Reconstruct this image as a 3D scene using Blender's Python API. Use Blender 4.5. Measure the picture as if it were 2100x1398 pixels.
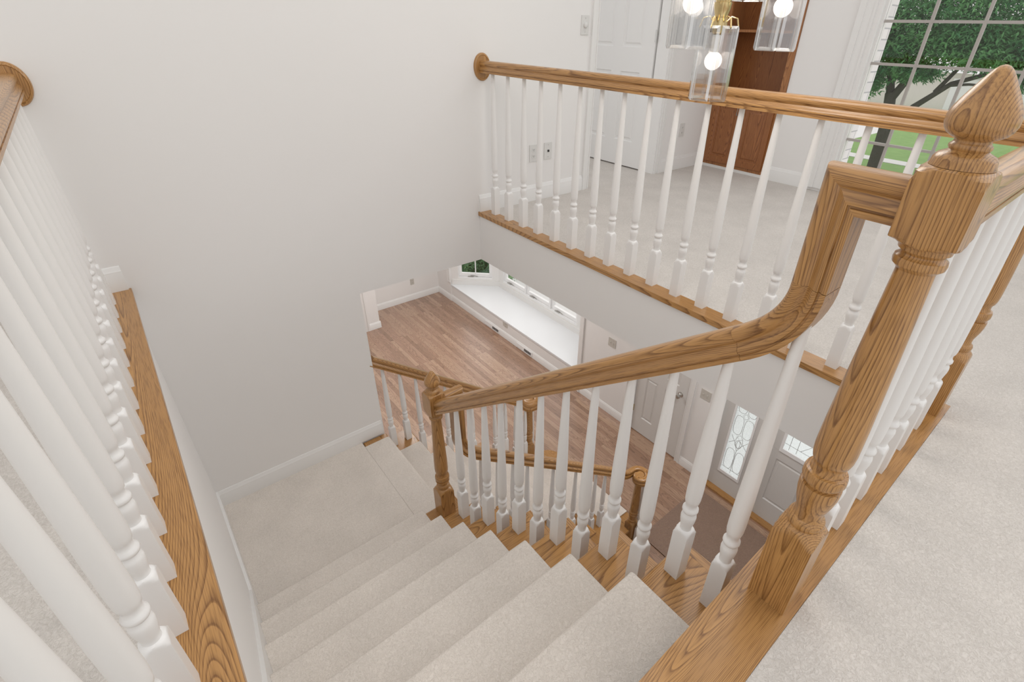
import bpy, bmesh, math, random
from mathutils import Vector, Matrix, Euler
from mathutils.geometry import tessellate_polygon
random.seed(7)
PI = math.pi
R = math.radians
for o in list(bpy.data.objects): bpy.data.objects.remove(o, do_unlink=True)
sc = bpy.context.scene
col = sc.collection

# ------------------------------------------------------------------ camera
CAM = Vector((0.5674, -2.8848, 1.1259))
YAW, PITCH, ROLL, FPX = 0.7145, 0.5309, 0.0308, 1020.78
_f = Vector((math.sin(YAW)*math.cos(PITCH), math.cos(YAW)*math.cos(PITCH), -math.sin(PITCH)))
_r = Vector((math.cos(YAW), -math.sin(YAW), 0)); _u = _r.cross(_f)
_r2 = _r*math.cos(ROLL) + _u*math.sin(ROLL); _u2 = -_r*math.sin(ROLL) + _u*math.cos(ROLL)
cd = bpy.data.cameras.new('camera'); cam = bpy.data.objects.new('camera', cd); col.objects.link(cam)
cam.matrix_world = Matrix(((_r2.x, _u2.x, -_f.x, CAM.x), (_r2.y, _u2.y, -_f.y, CAM.y), (_r2.z, _u2.z, -_f.z, CAM.z), (0, 0, 0, 1)))
cd.sensor_width = 36; cd.sensor_fit = 'HORIZONTAL'; cd.lens = FPX/2100*36
cd.shift_x = -63.71/2100; cd.shift_y = -40.0/2100
cd.clip_start = 0.03; cd.clip_end = 500
sc.camera = cam

# ------------------------------------------------------------------ world, lights, exposure
sc.view_settings.view_transform = 'Standard'; sc.view_settings.look = 'None'
sc.view_settings.gamma = 1; sc.view_settings.exposure = 0.08; sc.view_settings.use_curve_mapping = False
w = bpy.data.worlds.new('World'); sc.world = w; w.use_nodes = True
bgn = w.node_tree.nodes['Background']; bgn.inputs[0].default_value = (0.99, 0.985, 0.98, 1); bgn.inputs[1].default_value = 0.93

def area_light(name, loc, rot, sx, sy, power, colr=(1, 0.985, 0.97)):
    l = bpy.data.lights.new(name, 'AREA'); l.shape = 'RECTANGLE'; l.size = sx; l.size_y = sy; l.energy = power; l.color = colr
    o = bpy.data.objects.new(name, l); col.objects.link(o); o.location = loc; o.rotation_euler = rot
    return o
sl = bpy.data.lights.new('sun', 'SUN'); sl.energy = 0.75; sl.angle = R(70); sl.color = (1, 0.99, 0.97)
so = bpy.data.objects.new('sun', sl); col.objects.link(so)
so.rotation_euler = Vector((0.72, -0.16, 0.68)).to_track_quat('Z', 'Y').to_euler()
area_light('living_fill_light', (3.2, 2.4, -0.42), (0, 0, 0), 1.6, 2.4, 60)  # added fill for the dim lower living room, no fixture behind it
area_light('entry_fill_light', (3.6, -1.6, -0.40), (0, 0, 0), 0.8, 1.2, 22)  # added fill under the hall slab to brighten the entry, no fixture

# ------------------------------------------------------------------ material helpers
def newmat(name):
    m = bpy.data.materials.new(name); m.use_nodes = True
    nt = m.node_tree; b = nt.nodes['Principled BSDF']
    return m, nt, b
def N(nt, t, **kw):
    n = nt.nodes.new(t)
    for k, v in kw.items():
        if k.startswith('i_'): n.inputs[k[2:].replace('_', ' ')].default_value = v
        else: setattr(n, k, v)
    return n
def simple(name, colr, rough=0.5, metal=0.0, coat=0.0, bump=None, spec=0.5):
    m, nt, b = newmat(name)
    b.inputs['Base Color'].default_value = (*colr, 1); b.inputs['Roughness'].default_value = rough
    b.inputs['Metallic'].default_value = metal; b.inputs['Coat Weight'].default_value = coat
    b.inputs['Specular IOR Level'].default_value = spec
    tc = N(nt, 'ShaderNodeTexCoord')
    nz = N(nt, 'ShaderNodeTexNoise'); nz.inputs['Scale'].default_value = bump[0] if bump else 30
    nt.links.new(tc.outputs['Object'], nz.inputs['Vector'])
    bp = N(nt, 'ShaderNodeBump'); bp.inputs['Strength'].default_value = bump[1] if bump else 0.02
    bp.inputs['Distance'].default_value = bump[2] if bump else 0.001
    nt.links.new(nz.outputs['Fac'], bp.inputs['Height']); nt.links.new(bp.outputs[0], b.inputs['Normal'])
    return m
OAK_L = (0.50, 0.265, 0.090); OAK_D = (0.19, 0.082, 0.022)
def oak(name, d=(0, 0, 1), light=OAK_L, dark=OAK_D, rough=0.30, coat=0.22, sc1=5.0, bands=135.0, k=0.055, offs=(0, 0, 0)):
    m, nt, b = newmat(name); L = nt.links.new
    d = Vector(d).normalized()
    tc = N(nt, 'ShaderNodeTexCoord'); oi = N(nt, 'ShaderNodeObjectInfo')
    rm = N(nt, 'ShaderNodeVectorMath', operation='SCALE'); rm.inputs[0].default_value = (13.1, 7.7, 3.3); L(oi.outputs['Random'], rm.inputs['Scale'])
    ad = N(nt, 'ShaderNodeVectorMath', operation='ADD'); L(tc.outputs['Object'], ad.inputs[0]); ad.inputs[1].default_value = offs
    def stretched(kk):
        dt = N(nt, 'ShaderNodeVectorMath', operation='DOT_PRODUCT'); L(ad.outputs[0], dt.inputs[0]); dt.inputs[1].default_value = d
        ml = N(nt, 'ShaderNodeMath', operation='MULTIPLY'); L(dt.outputs['Value'], ml.inputs[0]); ml.inputs[1].default_value = kk-1
        s = N(nt, 'ShaderNodeVectorMath', operation='SCALE'); s.inputs[0].default_value = d; L(ml.outputs[0], s.inputs['Scale'])
        a = N(nt, 'ShaderNodeVectorMath', operation='ADD'); L(ad.outputs[0], a.inputs[0]); L(s.outputs[0], a.inputs[1])
        a2 = N(nt, 'ShaderNodeVectorMath', operation='ADD'); L(a.outputs[0], a2.inputs[0]); L(rm.outputs[0], a2.inputs[1])
        return a2.outputs[0]
    n1 = N(nt, 'ShaderNodeTexNoise'); n1.inputs['Scale'].default_value = sc1; n1.inputs['Detail'].default_value = 1.2; n1.inputs['Roughness'].default_value = 0.45
    L(stretched(k), n1.inputs['Vector'])
    mu = N(nt, 'ShaderNodeMath', operation='MULTIPLY'); L(n1.outputs['Fac'], mu.inputs[0]); mu.inputs[1].default_value = bands
    fr = N(nt, 'ShaderNodeMath', operation='FRACT'); L(mu.outputs[0], fr.inputs[0])
    cr = N(nt, 'ShaderNodeValToRGB'); L(fr.outputs[0], cr.inputs[0])
    cr.color_ramp.elements[0].position = 0.0; cr.color_ramp.elements[0].color = (0.35, 0.35, 0.35, 1)
    cr.color_ramp.elements[1].position = 1.0; cr.color_ramp.elements[1].color = (0.0, 0.0, 0.0, 1)
    e = cr.color_ramp.elements.new(0.10); e.color = (0.85, 0.85, 0.85, 1)
    e = cr.color_ramp.elements.new(0.22); e.color = (0.45, 0.45, 0.45, 1)
    e = cr.color_ramp.elements.new(0.5); e.color = (0.12, 0.12, 0.12, 1)
    n2 = N(nt, 'ShaderNodeTexNoise'); n2.inputs['Scale'].default_value = 420; n2.inputs['Detail'].default_value = 2
    L(stretched(0.035), n2.inputs['Vector'])
    r2 = N(nt, 'ShaderNodeMapRange'); L(n2.outputs['Fac'], r2.inputs[0]); r2.inputs[1].default_value = 0.47; r2.inputs[2].default_value = 0.66
    mm = N(nt, 'ShaderNodeMath', operation='MULTIPLY_ADD'); L(r2.outputs[0], mm.inputs[0]); mm.inputs[1].default_value = 0.42; 
    L(cr.outputs[0], mm.inputs[2])
    n3 = N(nt, 'ShaderNodeTexNoise'); n3.inputs['Scale'].default_value = 3.0; L(stretched(0.2), n3.inputs['Vector'])
    m3 = N(nt, 'ShaderNodeMath', operation='MULTIPLY_ADD'); L(n3.outputs['Fac'], m3.inputs[0]); m3.inputs[1].default_value = 0.3; L(mm.outputs[0], m3.inputs[2])
    sb = N(nt, 'ShaderNodeMath', operation='SUBTRACT', use_clamp=True); L(m3.outputs[0], sb.inputs[0]); sb.inputs[1].default_value = 0.12
    mx = N(nt, 'ShaderNodeMix', data_type='RGBA'); mx.inputs['A'].default_value = (*light, 1); mx.inputs['B'].default_value = (*dark, 1)
    L(sb.outputs[0], mx.inputs['Factor']); L(mx.outputs['Result'], b.inputs['Base Color'])
    b.inputs['Roughness'].default_value = rough; b.inputs['Coat Weight'].default_value = coat; b.inputs['Coat Roughness'].default_value = 0.12
    bp = N(nt, 'ShaderNodeBump'); bp.inputs['Strength'].default_value = 0.12; bp.inputs['Distance'].default_value = 0.0006; bp.invert = True
    L(sb.outputs[0], bp.inputs['Height']); L(bp.outputs[0], b.inputs['Normal'])
    return m
def carpet_mat(name, c1, c2, scale=180, bump=0.6):
    m, nt, b = newmat(name); L = nt.links.new
    tc = N(nt, 'ShaderNodeTexCoord')
    n0 = N(nt, 'ShaderNodeTexNoise'); n0.inputs['Scale'].default_value = 60; n0.inputs['Detail'].default_value = 1; L(tc.outputs['Object'], n0.inputs['Vector'])
    sub = N(nt, 'ShaderNodeVectorMath', operation='SCALE'); L(n0.outputs['Color'], sub.inputs[0]); sub.inputs['Scale'].default_value = 0.02
    ad = N(nt, 'ShaderNodeVectorMath', operation='ADD'); L(tc.outputs['Object'], ad.inputs[0]); L(sub.outputs[0], ad.inputs[1])
    n1 = N(nt, 'ShaderNodeTexNoise'); n1.inputs['Scale'].default_value = scale; n1.inputs['Detail'].default_value = 2.5; n1.inputs['Distortion'].default_value = 1.2
    L(ad.outputs[0], n1.inputs['Vector'])
    mr = N(nt, 'ShaderNodeMapRange'); L(n1.outputs['Fac'], mr.inputs[0]); mr.inputs[1].default_value = 0.33; mr.inputs[2].default_value = 0.62
    n2 = N(nt, 'ShaderNodeTexNoise'); n2.inputs['Scale'].default_value = 5; n2.inputs['Detail'].default_value = 3; L(tc.outputs['Object'], n2.inputs['Vector'])
    mx = N(nt, 'ShaderNodeMix', data_type='RGBA'); mx.inputs['A'].default_value = (*c2, 1); mx.inputs['B'].default_value = (*c1, 1); L(mr.outputs[0], mx.inputs['Factor'])
    mr2 = N(nt, 'ShaderNodeMapRange'); L(n2.outputs['Fac'], mr2.inputs[0]); mr2.inputs[1].default_value = 0.3; mr2.inputs[2].default_value = 0.7; mr2.inputs[3].default_value = 0.94; mr2.inputs[4].default_value = 1.03
    vm = N(nt, 'ShaderNodeVectorMath', operation='SCALE'); L(mx.outputs['Result'], vm.inputs[0]); L(mr2.outputs[0], vm.inputs['Scale'])
    L(vm.outputs[0], b.inputs['Base Color']); b.inputs['Roughness'].default_value = 0.95; b.inputs['Specular IOR Level'].default_value = 0.15
    bp = N(nt, 'ShaderNodeBump'); bp.inputs['Strength'].default_value = bump; bp.inputs['Distance'].default_value = 0.004
    L(n1.outputs['Fac'], bp.inputs['Height']); L(bp.outputs[0], b.inputs['Normal'])
    return m
def hardwood_mat():
    m, nt, b = newmat('hardwood_planks'); L = nt.links.new
    tc = N(nt, 'ShaderNodeTexCoord'); mp = N(nt, 'ShaderNodeMapping'); mp.inputs['Rotation'].default_value = (0, 0, PI/2); L(tc.outputs['Object'], mp.inputs['Vector'])
    br = N(nt, 'ShaderNodeTexBrick'); L(mp.outputs[0], br.inputs['Vector'])
    br.inputs['Scale'].default_value = 1; br.inputs['Brick Width'].default_value = 0.85; br.inputs['Row Height'].default_value = 0.0572
    br.inputs['Mortar Size'].default_value = 0.0007; br.inputs['Mortar Smooth'].default_value = 0.3; br.offset = 0.37; br.inputs['Bias'].default_value = 0.0
    br.inputs['Color1'].default_value = (0, 0, 0, 1); br.inputs['Color2'].default_value = (1, 1, 1, 1); br.inputs['Mortar'].default_value = (0.5, 0.5, 0.5, 1)
    # grain stretched along Y, shifted plank by plank
    sp = N(nt, 'ShaderNodeSeparateColor'); L(br.outputs['Color'], sp.inputs[0])
    cb = N(nt, 'ShaderNodeCombineXYZ'); mu = N(nt, 'ShaderNodeMath', operation='MULTIPLY'); L(sp.outputs[0], mu.inputs[0]); mu.inputs[1].default_value = 17; L(mu.outputs[0], cb.inputs[2])
    ms = N(nt, 'ShaderNodeMapping'); ms.inputs['Scale'].default_value = (1, 0.11, 1); L(tc.outputs['Object'], ms.inputs['Vector'])
    ad = N(nt, 'ShaderNodeVectorMath', operation='ADD'); L(ms.outputs[0], ad.inputs[0]); L(cb.outputs[0], ad.inputs[1])
    n1 = N(nt, 'ShaderNodeTexNoise'); n1.inputs['Scale'].default_value = 13; n1.inputs['Detail'].default_value = 1.5; L(ad.outputs[0], n1.inputs['Vector'])
    m1 = N(nt, 'ShaderNodeMath', operation='MULTIPLY'); L(n1.outputs['Fac'], m1.inputs[0]); m1.inputs[1].default_value = 16
    fr = N(nt, 'ShaderNodeMath', operation='FRACT'); L(m1.outputs[0], fr.inputs[0])
    pw = N(nt, 'ShaderNodeMath', operation='POWER'); L(fr.outputs[0], pw.inputs[0]); pw.inputs[1].default_value = 3
    cr = N(nt, 'ShaderNodeValToRGB'); L(sp.outputs[0], cr.inputs[0])
    cr.color_ramp.elements[0].color = (0.265, 0.14, 0.075, 1); cr.color_ramp.elements[1].color = (0.44, 0.278, 0.175, 1)
    e = cr.color_ramp.elements.new(0.5); e.color = (0.35, 0.195, 0.118, 1)
    mx = N(nt, 'ShaderNodeMix', data_type='RGBA', blend_type='MULTIPLY'); L(cr.outputs[0], mx.inputs['A']); mx.inputs['B'].default_value = (0.52, 0.44, 0.38, 1)
    mf = N(nt, 'ShaderNodeMath', operation='MULTIPLY'); L(pw.outputs[0], mf.inputs[0]); mf.inputs[1].default_value = 0.85; L(mf.outputs[0], mx.inputs['Factor'])
    mo = N(nt, 'ShaderNodeMix', data_type='RGBA'); L(br.outputs['Fac'], mo.inputs['Factor']); L(mx.outputs['Result'], mo.inputs['A']); mo.inputs['B'].default_value = (0.09, 0.04, 0.02, 1)
    L(mo.outputs['Result'], b.inputs['Base Color']); b.inputs['Roughness'].default_value = 0.33; b.inputs['Specular IOR Level'].default_value = 0.6
    b.inputs['Coat Weight'].default_value = 1.0; b.inputs['Coat IOR'].default_value = 1.85; b.inputs['Coat Roughness'].default_value = 0.27
    bp = N(nt, 'ShaderNodeBump'); bp.inputs['Strength'].default_value = 0.25; bp.inputs['Distance'].default_value = 0.0008; bp.invert = True
    L(br.outputs['Fac'], bp.inputs['Height']); L(bp.outputs[0], b.inputs['Normal'])
    return m
def glass_mat(name, tint=(1, 1, 1), gl=0.08, rough=0.0):
    m = bpy.data.materials.new(name); m.use_nodes = True; nt = m.node_tree; nt.nodes.clear(); L = nt.links.new
    out = N(nt, 'ShaderNodeOutputMaterial'); t = N(nt, 'ShaderNodeBsdfTransparent'); t.inputs[0].default_value = (*tint, 1)
    g = N(nt, 'ShaderNodeBsdfGlossy'); g.inputs['Roughness'].default_value = rough
    lw = N(nt, 'ShaderNodeLayerWeight'); lw.inputs[0].default_value = 0.5
    pw = N(nt, 'ShaderNodeMath', operation='POWER'); L(lw.outputs['Facing'], pw.inputs[0]); pw.inputs[1].default_value = 4.0
    ml = N(nt, 'ShaderNodeMath', operation='MULTIPLY_ADD', use_clamp=True); L(pw.outputs[0], ml.inputs[0]); ml.inputs[1].default_value = 0.8; ml.inputs[2].default_value = gl
    mx = N(nt, 'ShaderNodeMixShader'); L(ml.outputs[0], mx.inputs[0]); L(t.outputs[0], mx.inputs[1]); L(g.outputs[0], mx.inputs[2]); L(mx.outputs[0], out.inputs[0])
    return m
def emit_mat(name, c, s):
    m = bpy.data.materials.new(name); m.use_nodes = True; nt = m.node_tree; b = nt.nodes['Principled BSDF']
    b.inputs['Base Color'].default_value = (*c, 1); b.inputs['Emission Color'].default_value = (*c, 1); b.inputs['Emission Strength'].default_value = s
    return m

def frosted(nm='textured_glass', f0=0.75, f1=0.97, edge=False):
    m = bpy.data.materials.new(nm); m.use_nodes = True; nt = m.node_tree; nt.nodes.clear(); L = nt.links.new
    out = N(nt, 'ShaderNodeOutputMaterial'); t = N(nt, 'ShaderNodeBsdfTransparent'); t.inputs[0].default_value = (0.93, 0.95, 0.95, 1)
    tl = N(nt, 'ShaderNodeBsdfTranslucent'); tl.inputs[0].default_value = (0.92, 0.94, 0.94, 1)
    tc = N(nt, 'ShaderNodeTexCoord'); nz = N(nt, 'ShaderNodeTexNoise'); nz.inputs['Scale'].default_value = 60; L(tc.outputs['Object'], nz.inputs['Vector'])
    mr = N(nt, 'ShaderNodeMapRange'); L(nz.outputs['Fac'], mr.inputs[0]); mr.inputs[1].default_value = 0.35; mr.inputs[2].default_value = 0.65; mr.inputs[3].default_value = f0; mr.inputs[4].default_value = f1
    if edge: tl = N(nt, 'ShaderNodeBsdfDiffuse'); tl.inputs[0].default_value = (0.95, 0.95, 0.95, 1)
    mx = N(nt, 'ShaderNodeMixShader'); L(mr.outputs[0], mx.inputs[0]); L(t.outputs[0], mx.inputs[1]); L(tl.outputs[0], mx.inputs[2]); L(mx.outputs[0], out.inputs[0])
    return m
M = {}
M['wall'] = simple('wall_paint', (0.818, 0.802, 0.788), 0.75, bump=(220, 0.08, 0.0008), spec=0.25)
M['trim'] = simple('trim_paint', (0.80, 0.79, 0.775), 0.38, bump=(8, 0.02, 0.001))
M['baluster'] = simple('baluster_paint', (0.80, 0.785, 0.77), 0.34, bump=(12, 0.03, 0.001))
M['carpet'] = carpet_mat('carpet_beige', (0.67, 0.63, 0.59), (0.55, 0.51, 0.47))
M['carpet_stair'] = carpet_mat('carpet_stair', (0.775, 0.715, 0.655), (0.65, 0.59, 0.53))
M['hardwood'] = hardwood_mat()
M['oak_x'] = oak('oak_x', (1, 0, 0)); M['oak_y'] = oak('oak_y', (0, 1, 0)); M['oak_z'] = oak('oak_z', (0, 0, 1))
M['oak_s1'] = oak('oak_slope_y', (0, 1, -0.785)); M['oak_s2'] = oak('oak_slope_x', (1, 0, -0.8))
M['oak_tread'] = oak('oak_tread', (1, 0.0, 0), sc1=4, bands=120); M['oak_tread_y'] = oak('oak_tread_y', (0, 1, 0), sc1=4, bands=120)
M['cabinet'] = oak('cabinet_oak', (0, 0, 1), light=(0.36, 0.14, 0.042), dark=(0.14, 0.04, 0.011), rough=0.4, coat=0.1)
M['cabinet_frame'] = oak('cabinet_frame_oak', (0, 0, 1), light=(0.40, 0.175, 0.06), dark=(0.2, 0.07, 0.02), rough=0.4, coat=0.1)
M['brass'] = simple('brass', (0.66, 0.52, 0.27), 0.22, 1.0)
M['steel'] = simple('brushed_steel', (0.55, 0.54, 0.52), 0.3, 1.0)
M['dark'] = simple('dark_gap', (0.03, 0.027, 0.025), 0.8)
M['plate'] = simple('ivory_plate', (0.56, 0.535, 0.49), 0.35)
M['plate_w'] = simple('white_plate', (0.70, 0.69, 0.67), 0.35)
M['seat'] = simple('seat_laminate', (0.77, 0.785, 0.80), 0.22, bump=(5, 0.02, 0.001))
M['door'] = simple('door_paint', (0.66, 0.645, 0.625), 0.45)
M['glass'] = glass_mat('window_glass', (1.0, 0.995, 0.99), 0.03)
M['crystal'] = glass_mat('crystal_glass', (0.965, 0.965, 0.965), 0.14, 0.03)
M['bevel'] = glass_mat('crystal_bevel', (0.95, 0.95, 0.95), 0.55, 0.15)
M['bulb'] = emit_mat('bulb_glow', (1.0, 0.94, 0.87), 1.25)
M['lead'] = simple('lead_came', (0.42, 0.42, 0.42), 0.5, 0.3)
M['muntin'] = simple('muntin_paint', (0.40, 0.37, 0.345), 0.5)
M['vinyl'] = simple('vinyl_frame', (0.86, 0.86, 0.86), 0.35)
M['concrete'] = simple('concrete', (0.74, 0.73, 0.72), 0.9, bump=(20, 0.2, 0.01))
M['roof'] = simple('roof_shingle', (0.85, 0.85, 0.86), 0.9, bump=(12, 0.3, 0.02))
M['siding'] = simple('siding', (0.72, 0.69, 0.64), 0.8)
M['garage'] = simple('garage_white', (0.85, 0.85, 0.85), 0.6)
M['bark'] = simple('bark', (0.07, 0.065, 0.055), 0.9, bump=(14, 0.8, 0.03))
M['frost'] = frosted()
def mat_rug():
    m, nt, b = newmat('ribbed_mat'); L = nt.links.new
    tc = N(nt, 'ShaderNodeTexCoord'); wv = N(nt, 'ShaderNodeTexWave'); wv.bands_direction = 'X'; wv.inputs['Scale'].default_value = 26; wv.inputs['Distortion'].default_value = 1.2; wv.inputs['Detail Scale'].default_value = 6
    L(tc.outputs['Object'], wv.inputs['Vector'])
    mx = N(nt, 'ShaderNodeMix', data_type='RGBA'); mx.inputs['A'].default_value = (0.115, 0.062, 0.04, 1); mx.inputs['B'].default_value = (0.40, 0.28, 0.215, 1); L(wv.outputs['Fac'], mx.inputs['Factor'])
    L(mx.outputs['Result'], b.inputs['Base Color']); b.inputs['Roughness'].default_value = 0.8
    bp = N(nt, 'ShaderNodeBump'); bp.inputs['Strength'].default_value = 0.6; bp.inputs['Distance'].default_value = 0.003; L(wv.outputs['Fac'], bp.inputs['Height']); L(bp.outputs[0], b.inputs['Normal'])
    return m
M['rug'] = mat_rug()
def brick_mat():
    m, nt, b = newmat('painted_brick'); L = nt.links.new
    tc = N(nt, 'ShaderNodeTexCoord'); mp = N(nt, 'ShaderNodeMapping'); mp.inputs['Rotation'].default_value = (PI/2, 0, 0); L(tc.outputs['Object'], mp.inputs['Vector'])
    br = N(nt, 'ShaderNodeTexBrick'); L(mp.outputs[0], br.inputs['Vector']); br.inputs['Scale'].default_value = 1
    br.inputs['Brick Width'].default_value = 0.2; br.inputs['Row Height'].default_value = 0.075; br.inputs['Mortar Size'].default_value = 0.005
    br.inputs['Color1'].default_value = (0.90, 0.88, 0.88, 1); br.inputs['Color2'].default_value = (0.80, 0.78, 0.79, 1); br.inputs['Mortar'].default_value = (0.50, 0.50, 0.52, 1)
    L(br.outputs['Color'], b.inputs['Base Color']); b.inputs['Roughness'].default_value = 0.8
    return m
M['brick'] = brick_mat()
def grass_mat():
    m, nt, b = newmat('lawn_grass'); L = nt.links.new
    tc = N(nt, 'ShaderNodeTexCoord'); nz = N(nt, 'ShaderNodeTexNoise'); nz.inputs['Scale'].default_value = 2.5; nz.inputs['Detail'].default_value = 6; L(tc.outputs['Object'], nz.inputs['Vector'])
    mx = N(nt, 'ShaderNodeMix', data_type='RGBA'); mx.inputs['A'].default_value = (0.15, 0.29, 0.075, 1); mx.inputs['B'].default_value = (0.28, 0.44, 0.15, 1); L(nz.outputs['Fac'], mx.inputs['Factor'])
    L(mx.outputs['Result'], b.inputs['Base Color']); b.inputs['Roughness'].default_value = 0.9
    return m
M['grass'] = grass_mat()
def leaf_mat(name, c1, c2):
    m, nt, b = newmat(name); L = nt.links.new
    tc = N(nt, 'ShaderNodeTexCoord'); nz = N(nt, 'ShaderNodeTexNoise'); nz.inputs['Scale'].default_value = 1.3; nz.inputs['Detail'].default_value = 4; L(tc.outputs['Object'], nz.inputs['Vector'])
    mr = N(nt, 'ShaderNodeMapRange'); L(nz.outputs['Fac'], mr.inputs[0]); mr.inputs[1].default_value = 0.35; mr.inputs[2].default_value = 0.65
    mx = N(nt, 'ShaderNodeMix', data_type='RGBA'); mx.inputs['A'].default_value = (*c1, 1); mx.inputs['B'].default_value = (*c2, 1); L(mr.outputs[0], mx.inputs['Factor'])
    L(mx.outputs['Result'], b.inputs['Base Color']); b.inputs['Roughness'].default_value = 0.6
    tr = N(nt, 'ShaderNodeBsdfTranslucent'); L(mx.outputs['Result'], tr.inputs[0]); ms = N(nt, 'ShaderNodeMixShader'); ms.inputs[0].default_value = 0.35
    out = nt.nodes['Material Output']; L(b.outputs[0], ms.inputs[1]); L(tr.outputs[0], ms.inputs[2]); L(ms.outputs[0], out.inputs[0])
    return m
M['leaf'] = leaf_mat('tree_leaf', (0.055, 0.21, 0.085), (0.22, 0.48, 0.20))
M['bush'] = leaf_mat('bush_leaf', (0.06, 0.16, 0.07), (0.24, 0.40, 0.22))

# ------------------------------------------------------------------ mesh helpers
def tag(o, label=None, cat=None, group=None, kind=None):
    if label: o['label'] = label
    if cat: o['category'] = cat
    if group: o['group'] = group
    if kind: o['kind'] = kind
    return o
def thing(name, label, cat, loc=(0, 0, 0), group=None):
    o = bpy.data.objects.new(name, None); col.objects.link(o); o.location = loc; o.empty_display_size = 0.05
    return tag(o, label, cat, group)
def obj(name, bm, mat, parent=None, smooth=35, loc=None, world=True, bev=0.0, bevseg=2):
    """bm in world coordinates; shifted into the parent's frame (parents are only translated)."""
    if bev > 0:
        bmesh.ops.bevel(bm, geom=[e for e in bm.edges if e.calc_face_angle(0) > 0.5], offset=bev, segments=bevseg, profile=0.5, affect='EDGES', clamp_overlap=True)
    me = bpy.data.meshes.new(name)
    off = Vector((0, 0, 0))
    if world:
        p = parent
        while p: off += Vector(p.location); p = p.parent
    if loc is not None: off = off + Vector(loc)
    if off.length: bmesh.ops.translate(bm, vec=-off, verts=bm.verts)
    bmesh.ops.recalc_face_normals(bm, faces=bm.faces)
    bm.to_mesh(me); bm.free()
    mats = mat if isinstance(mat, (list, tuple)) else [mat]
    for m in mats: me.materials.append(m)
    if smooth:
        for p in me.polygons: p.use_smooth = True
        me.set_sharp_from_angle(angle=R(smooth))
    o = bpy.data.objects.new(name, me); col.objects.link(o)
    if parent: o.parent = parent
    if loc is not None: o.location = loc
    return o
def bx(bm, x0, x1, y0, y1, z0, z1, mi=0):
    vs = [bm.verts.new((x, y, z)) for x in (x0, x1) for y in (y0, y1) for z in (z0, z1)]
    for f in ((0, 1, 3, 2), (4, 6, 7, 5), (0, 4, 5, 1), (2, 3, 7, 6), (0, 2, 6, 4), (1, 5, 7, 3)):
        bm.faces.new([vs[i] for i in f]).material_index = mi
    return vs
def boxes(name, lst, mat, parent=None, bev=0.0, **kw):
    bm = bmesh.new()
    for b in lst: bx(bm, *b)
    return obj(name, bm, mat, parent, bev=bev, **kw)
def struct(o): o['kind'] = 'structure'; return o
def prism(bm, pts, axis, a, b):
    """polygon pts (2D) extruded along axis from a to b. axis x: pts=(y,z); y: (x,z); z: (x,y)"""
    def P(p, t):
        return {'x': (t, p[0], p[1]), 'y': (p[0], t, p[1]), 'z': (p[0], p[1], t)}[axis]
    v0 = [bm.verts.new(P(p, a)) for p in pts]; v1 = [bm.verts.new(P(p, b)) for p in pts]
    n = len(pts)
    for i in range(n): bm.faces.new((v0[i], v0[(i+1) % n], v1[(i+1) % n], v1[i]))
    cap(bm, v0, pts); cap(bm, v1, pts)
def cap(bm, vs, pts):
    for t in tessellate_polygon([[Vector((p[0], p[1], 0)) for p in pts]]):
        if len(set(t)) == 3: bm.faces.new([vs[i] for i in t])
def turned(bm, prof, s, cx, cy, cz, n=32):
    """profile [(z, r)] of revolution clipped by a square of half-side s (a turned square blank)."""
    rings = []
    for z, r in prof:
        ring = []
        for i in range(n):
            a = 2*PI*(i+0.0)/n
            rr = min(r, s/max(abs(math.cos(a)), abs(math.sin(a)))) if s else r
            ring.append(bm.verts.new((cx+rr*math.cos(a), cy+rr*math.sin(a), cz+z)))
        rings.append(ring)
    for a, b in zip(rings, rings[1:]):
        for i in range(n): bm.faces.new((a[i], a[(i+1) % n], b[(i+1) % n], b[i]))
    bm.faces.new(rings[0][::-1]); bm.faces.new(rings[-1])
def tube(bm, pts, r, n=8, r2=None):
    pts = [Vector(p) for p in pts]; rings = []
    for i, p in enumerate(pts):
        t = (pts[min(i+1, len(pts)-1)]-pts[max(i-1, 0)]).normalized()
        a = t.cross(Vector((0, 0, 1)));  a = a.normalized() if a.length > 1e-4 else Vector((1, 0, 0)); b = t.cross(a)
        rr = r if r2 is None else r+(r2-r)*i/(len(pts)-1)
        rings.append([bm.verts.new(p+a*rr*math.cos(2*PI*k/n)+b*rr*math.sin(2*PI*k/n)) for k in range(n)])
    for x, y in zip(rings, rings[1:]):
        for k in range(n): bm.faces.new((x[k], x[(k+1) % n], y[(k+1) % n], y[k]))
    bm.faces.new(rings[0][::-1]); bm.faces.new(rings[-1])
_h = [(0, .034), (.010, .0334), (.0185, .0308), (.0238, .0255), (.0262, .0190), (.0262, .0125), (.0240, .0070), (.0205, .0040), (.0195, .0010), (.0215, -.0035),
      (.0262, -.0085), (.0292, -.0120), (.0300, -.0160), (.0298, -.0190), (.0260, -.0200), (.0258, -.0235), (.0296, -.0245), (.0302, -.0280), (.0302, -.0340)]
HP = _h + [(-u, v) for u, v in _h[::-1][:]][:-1]
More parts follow.
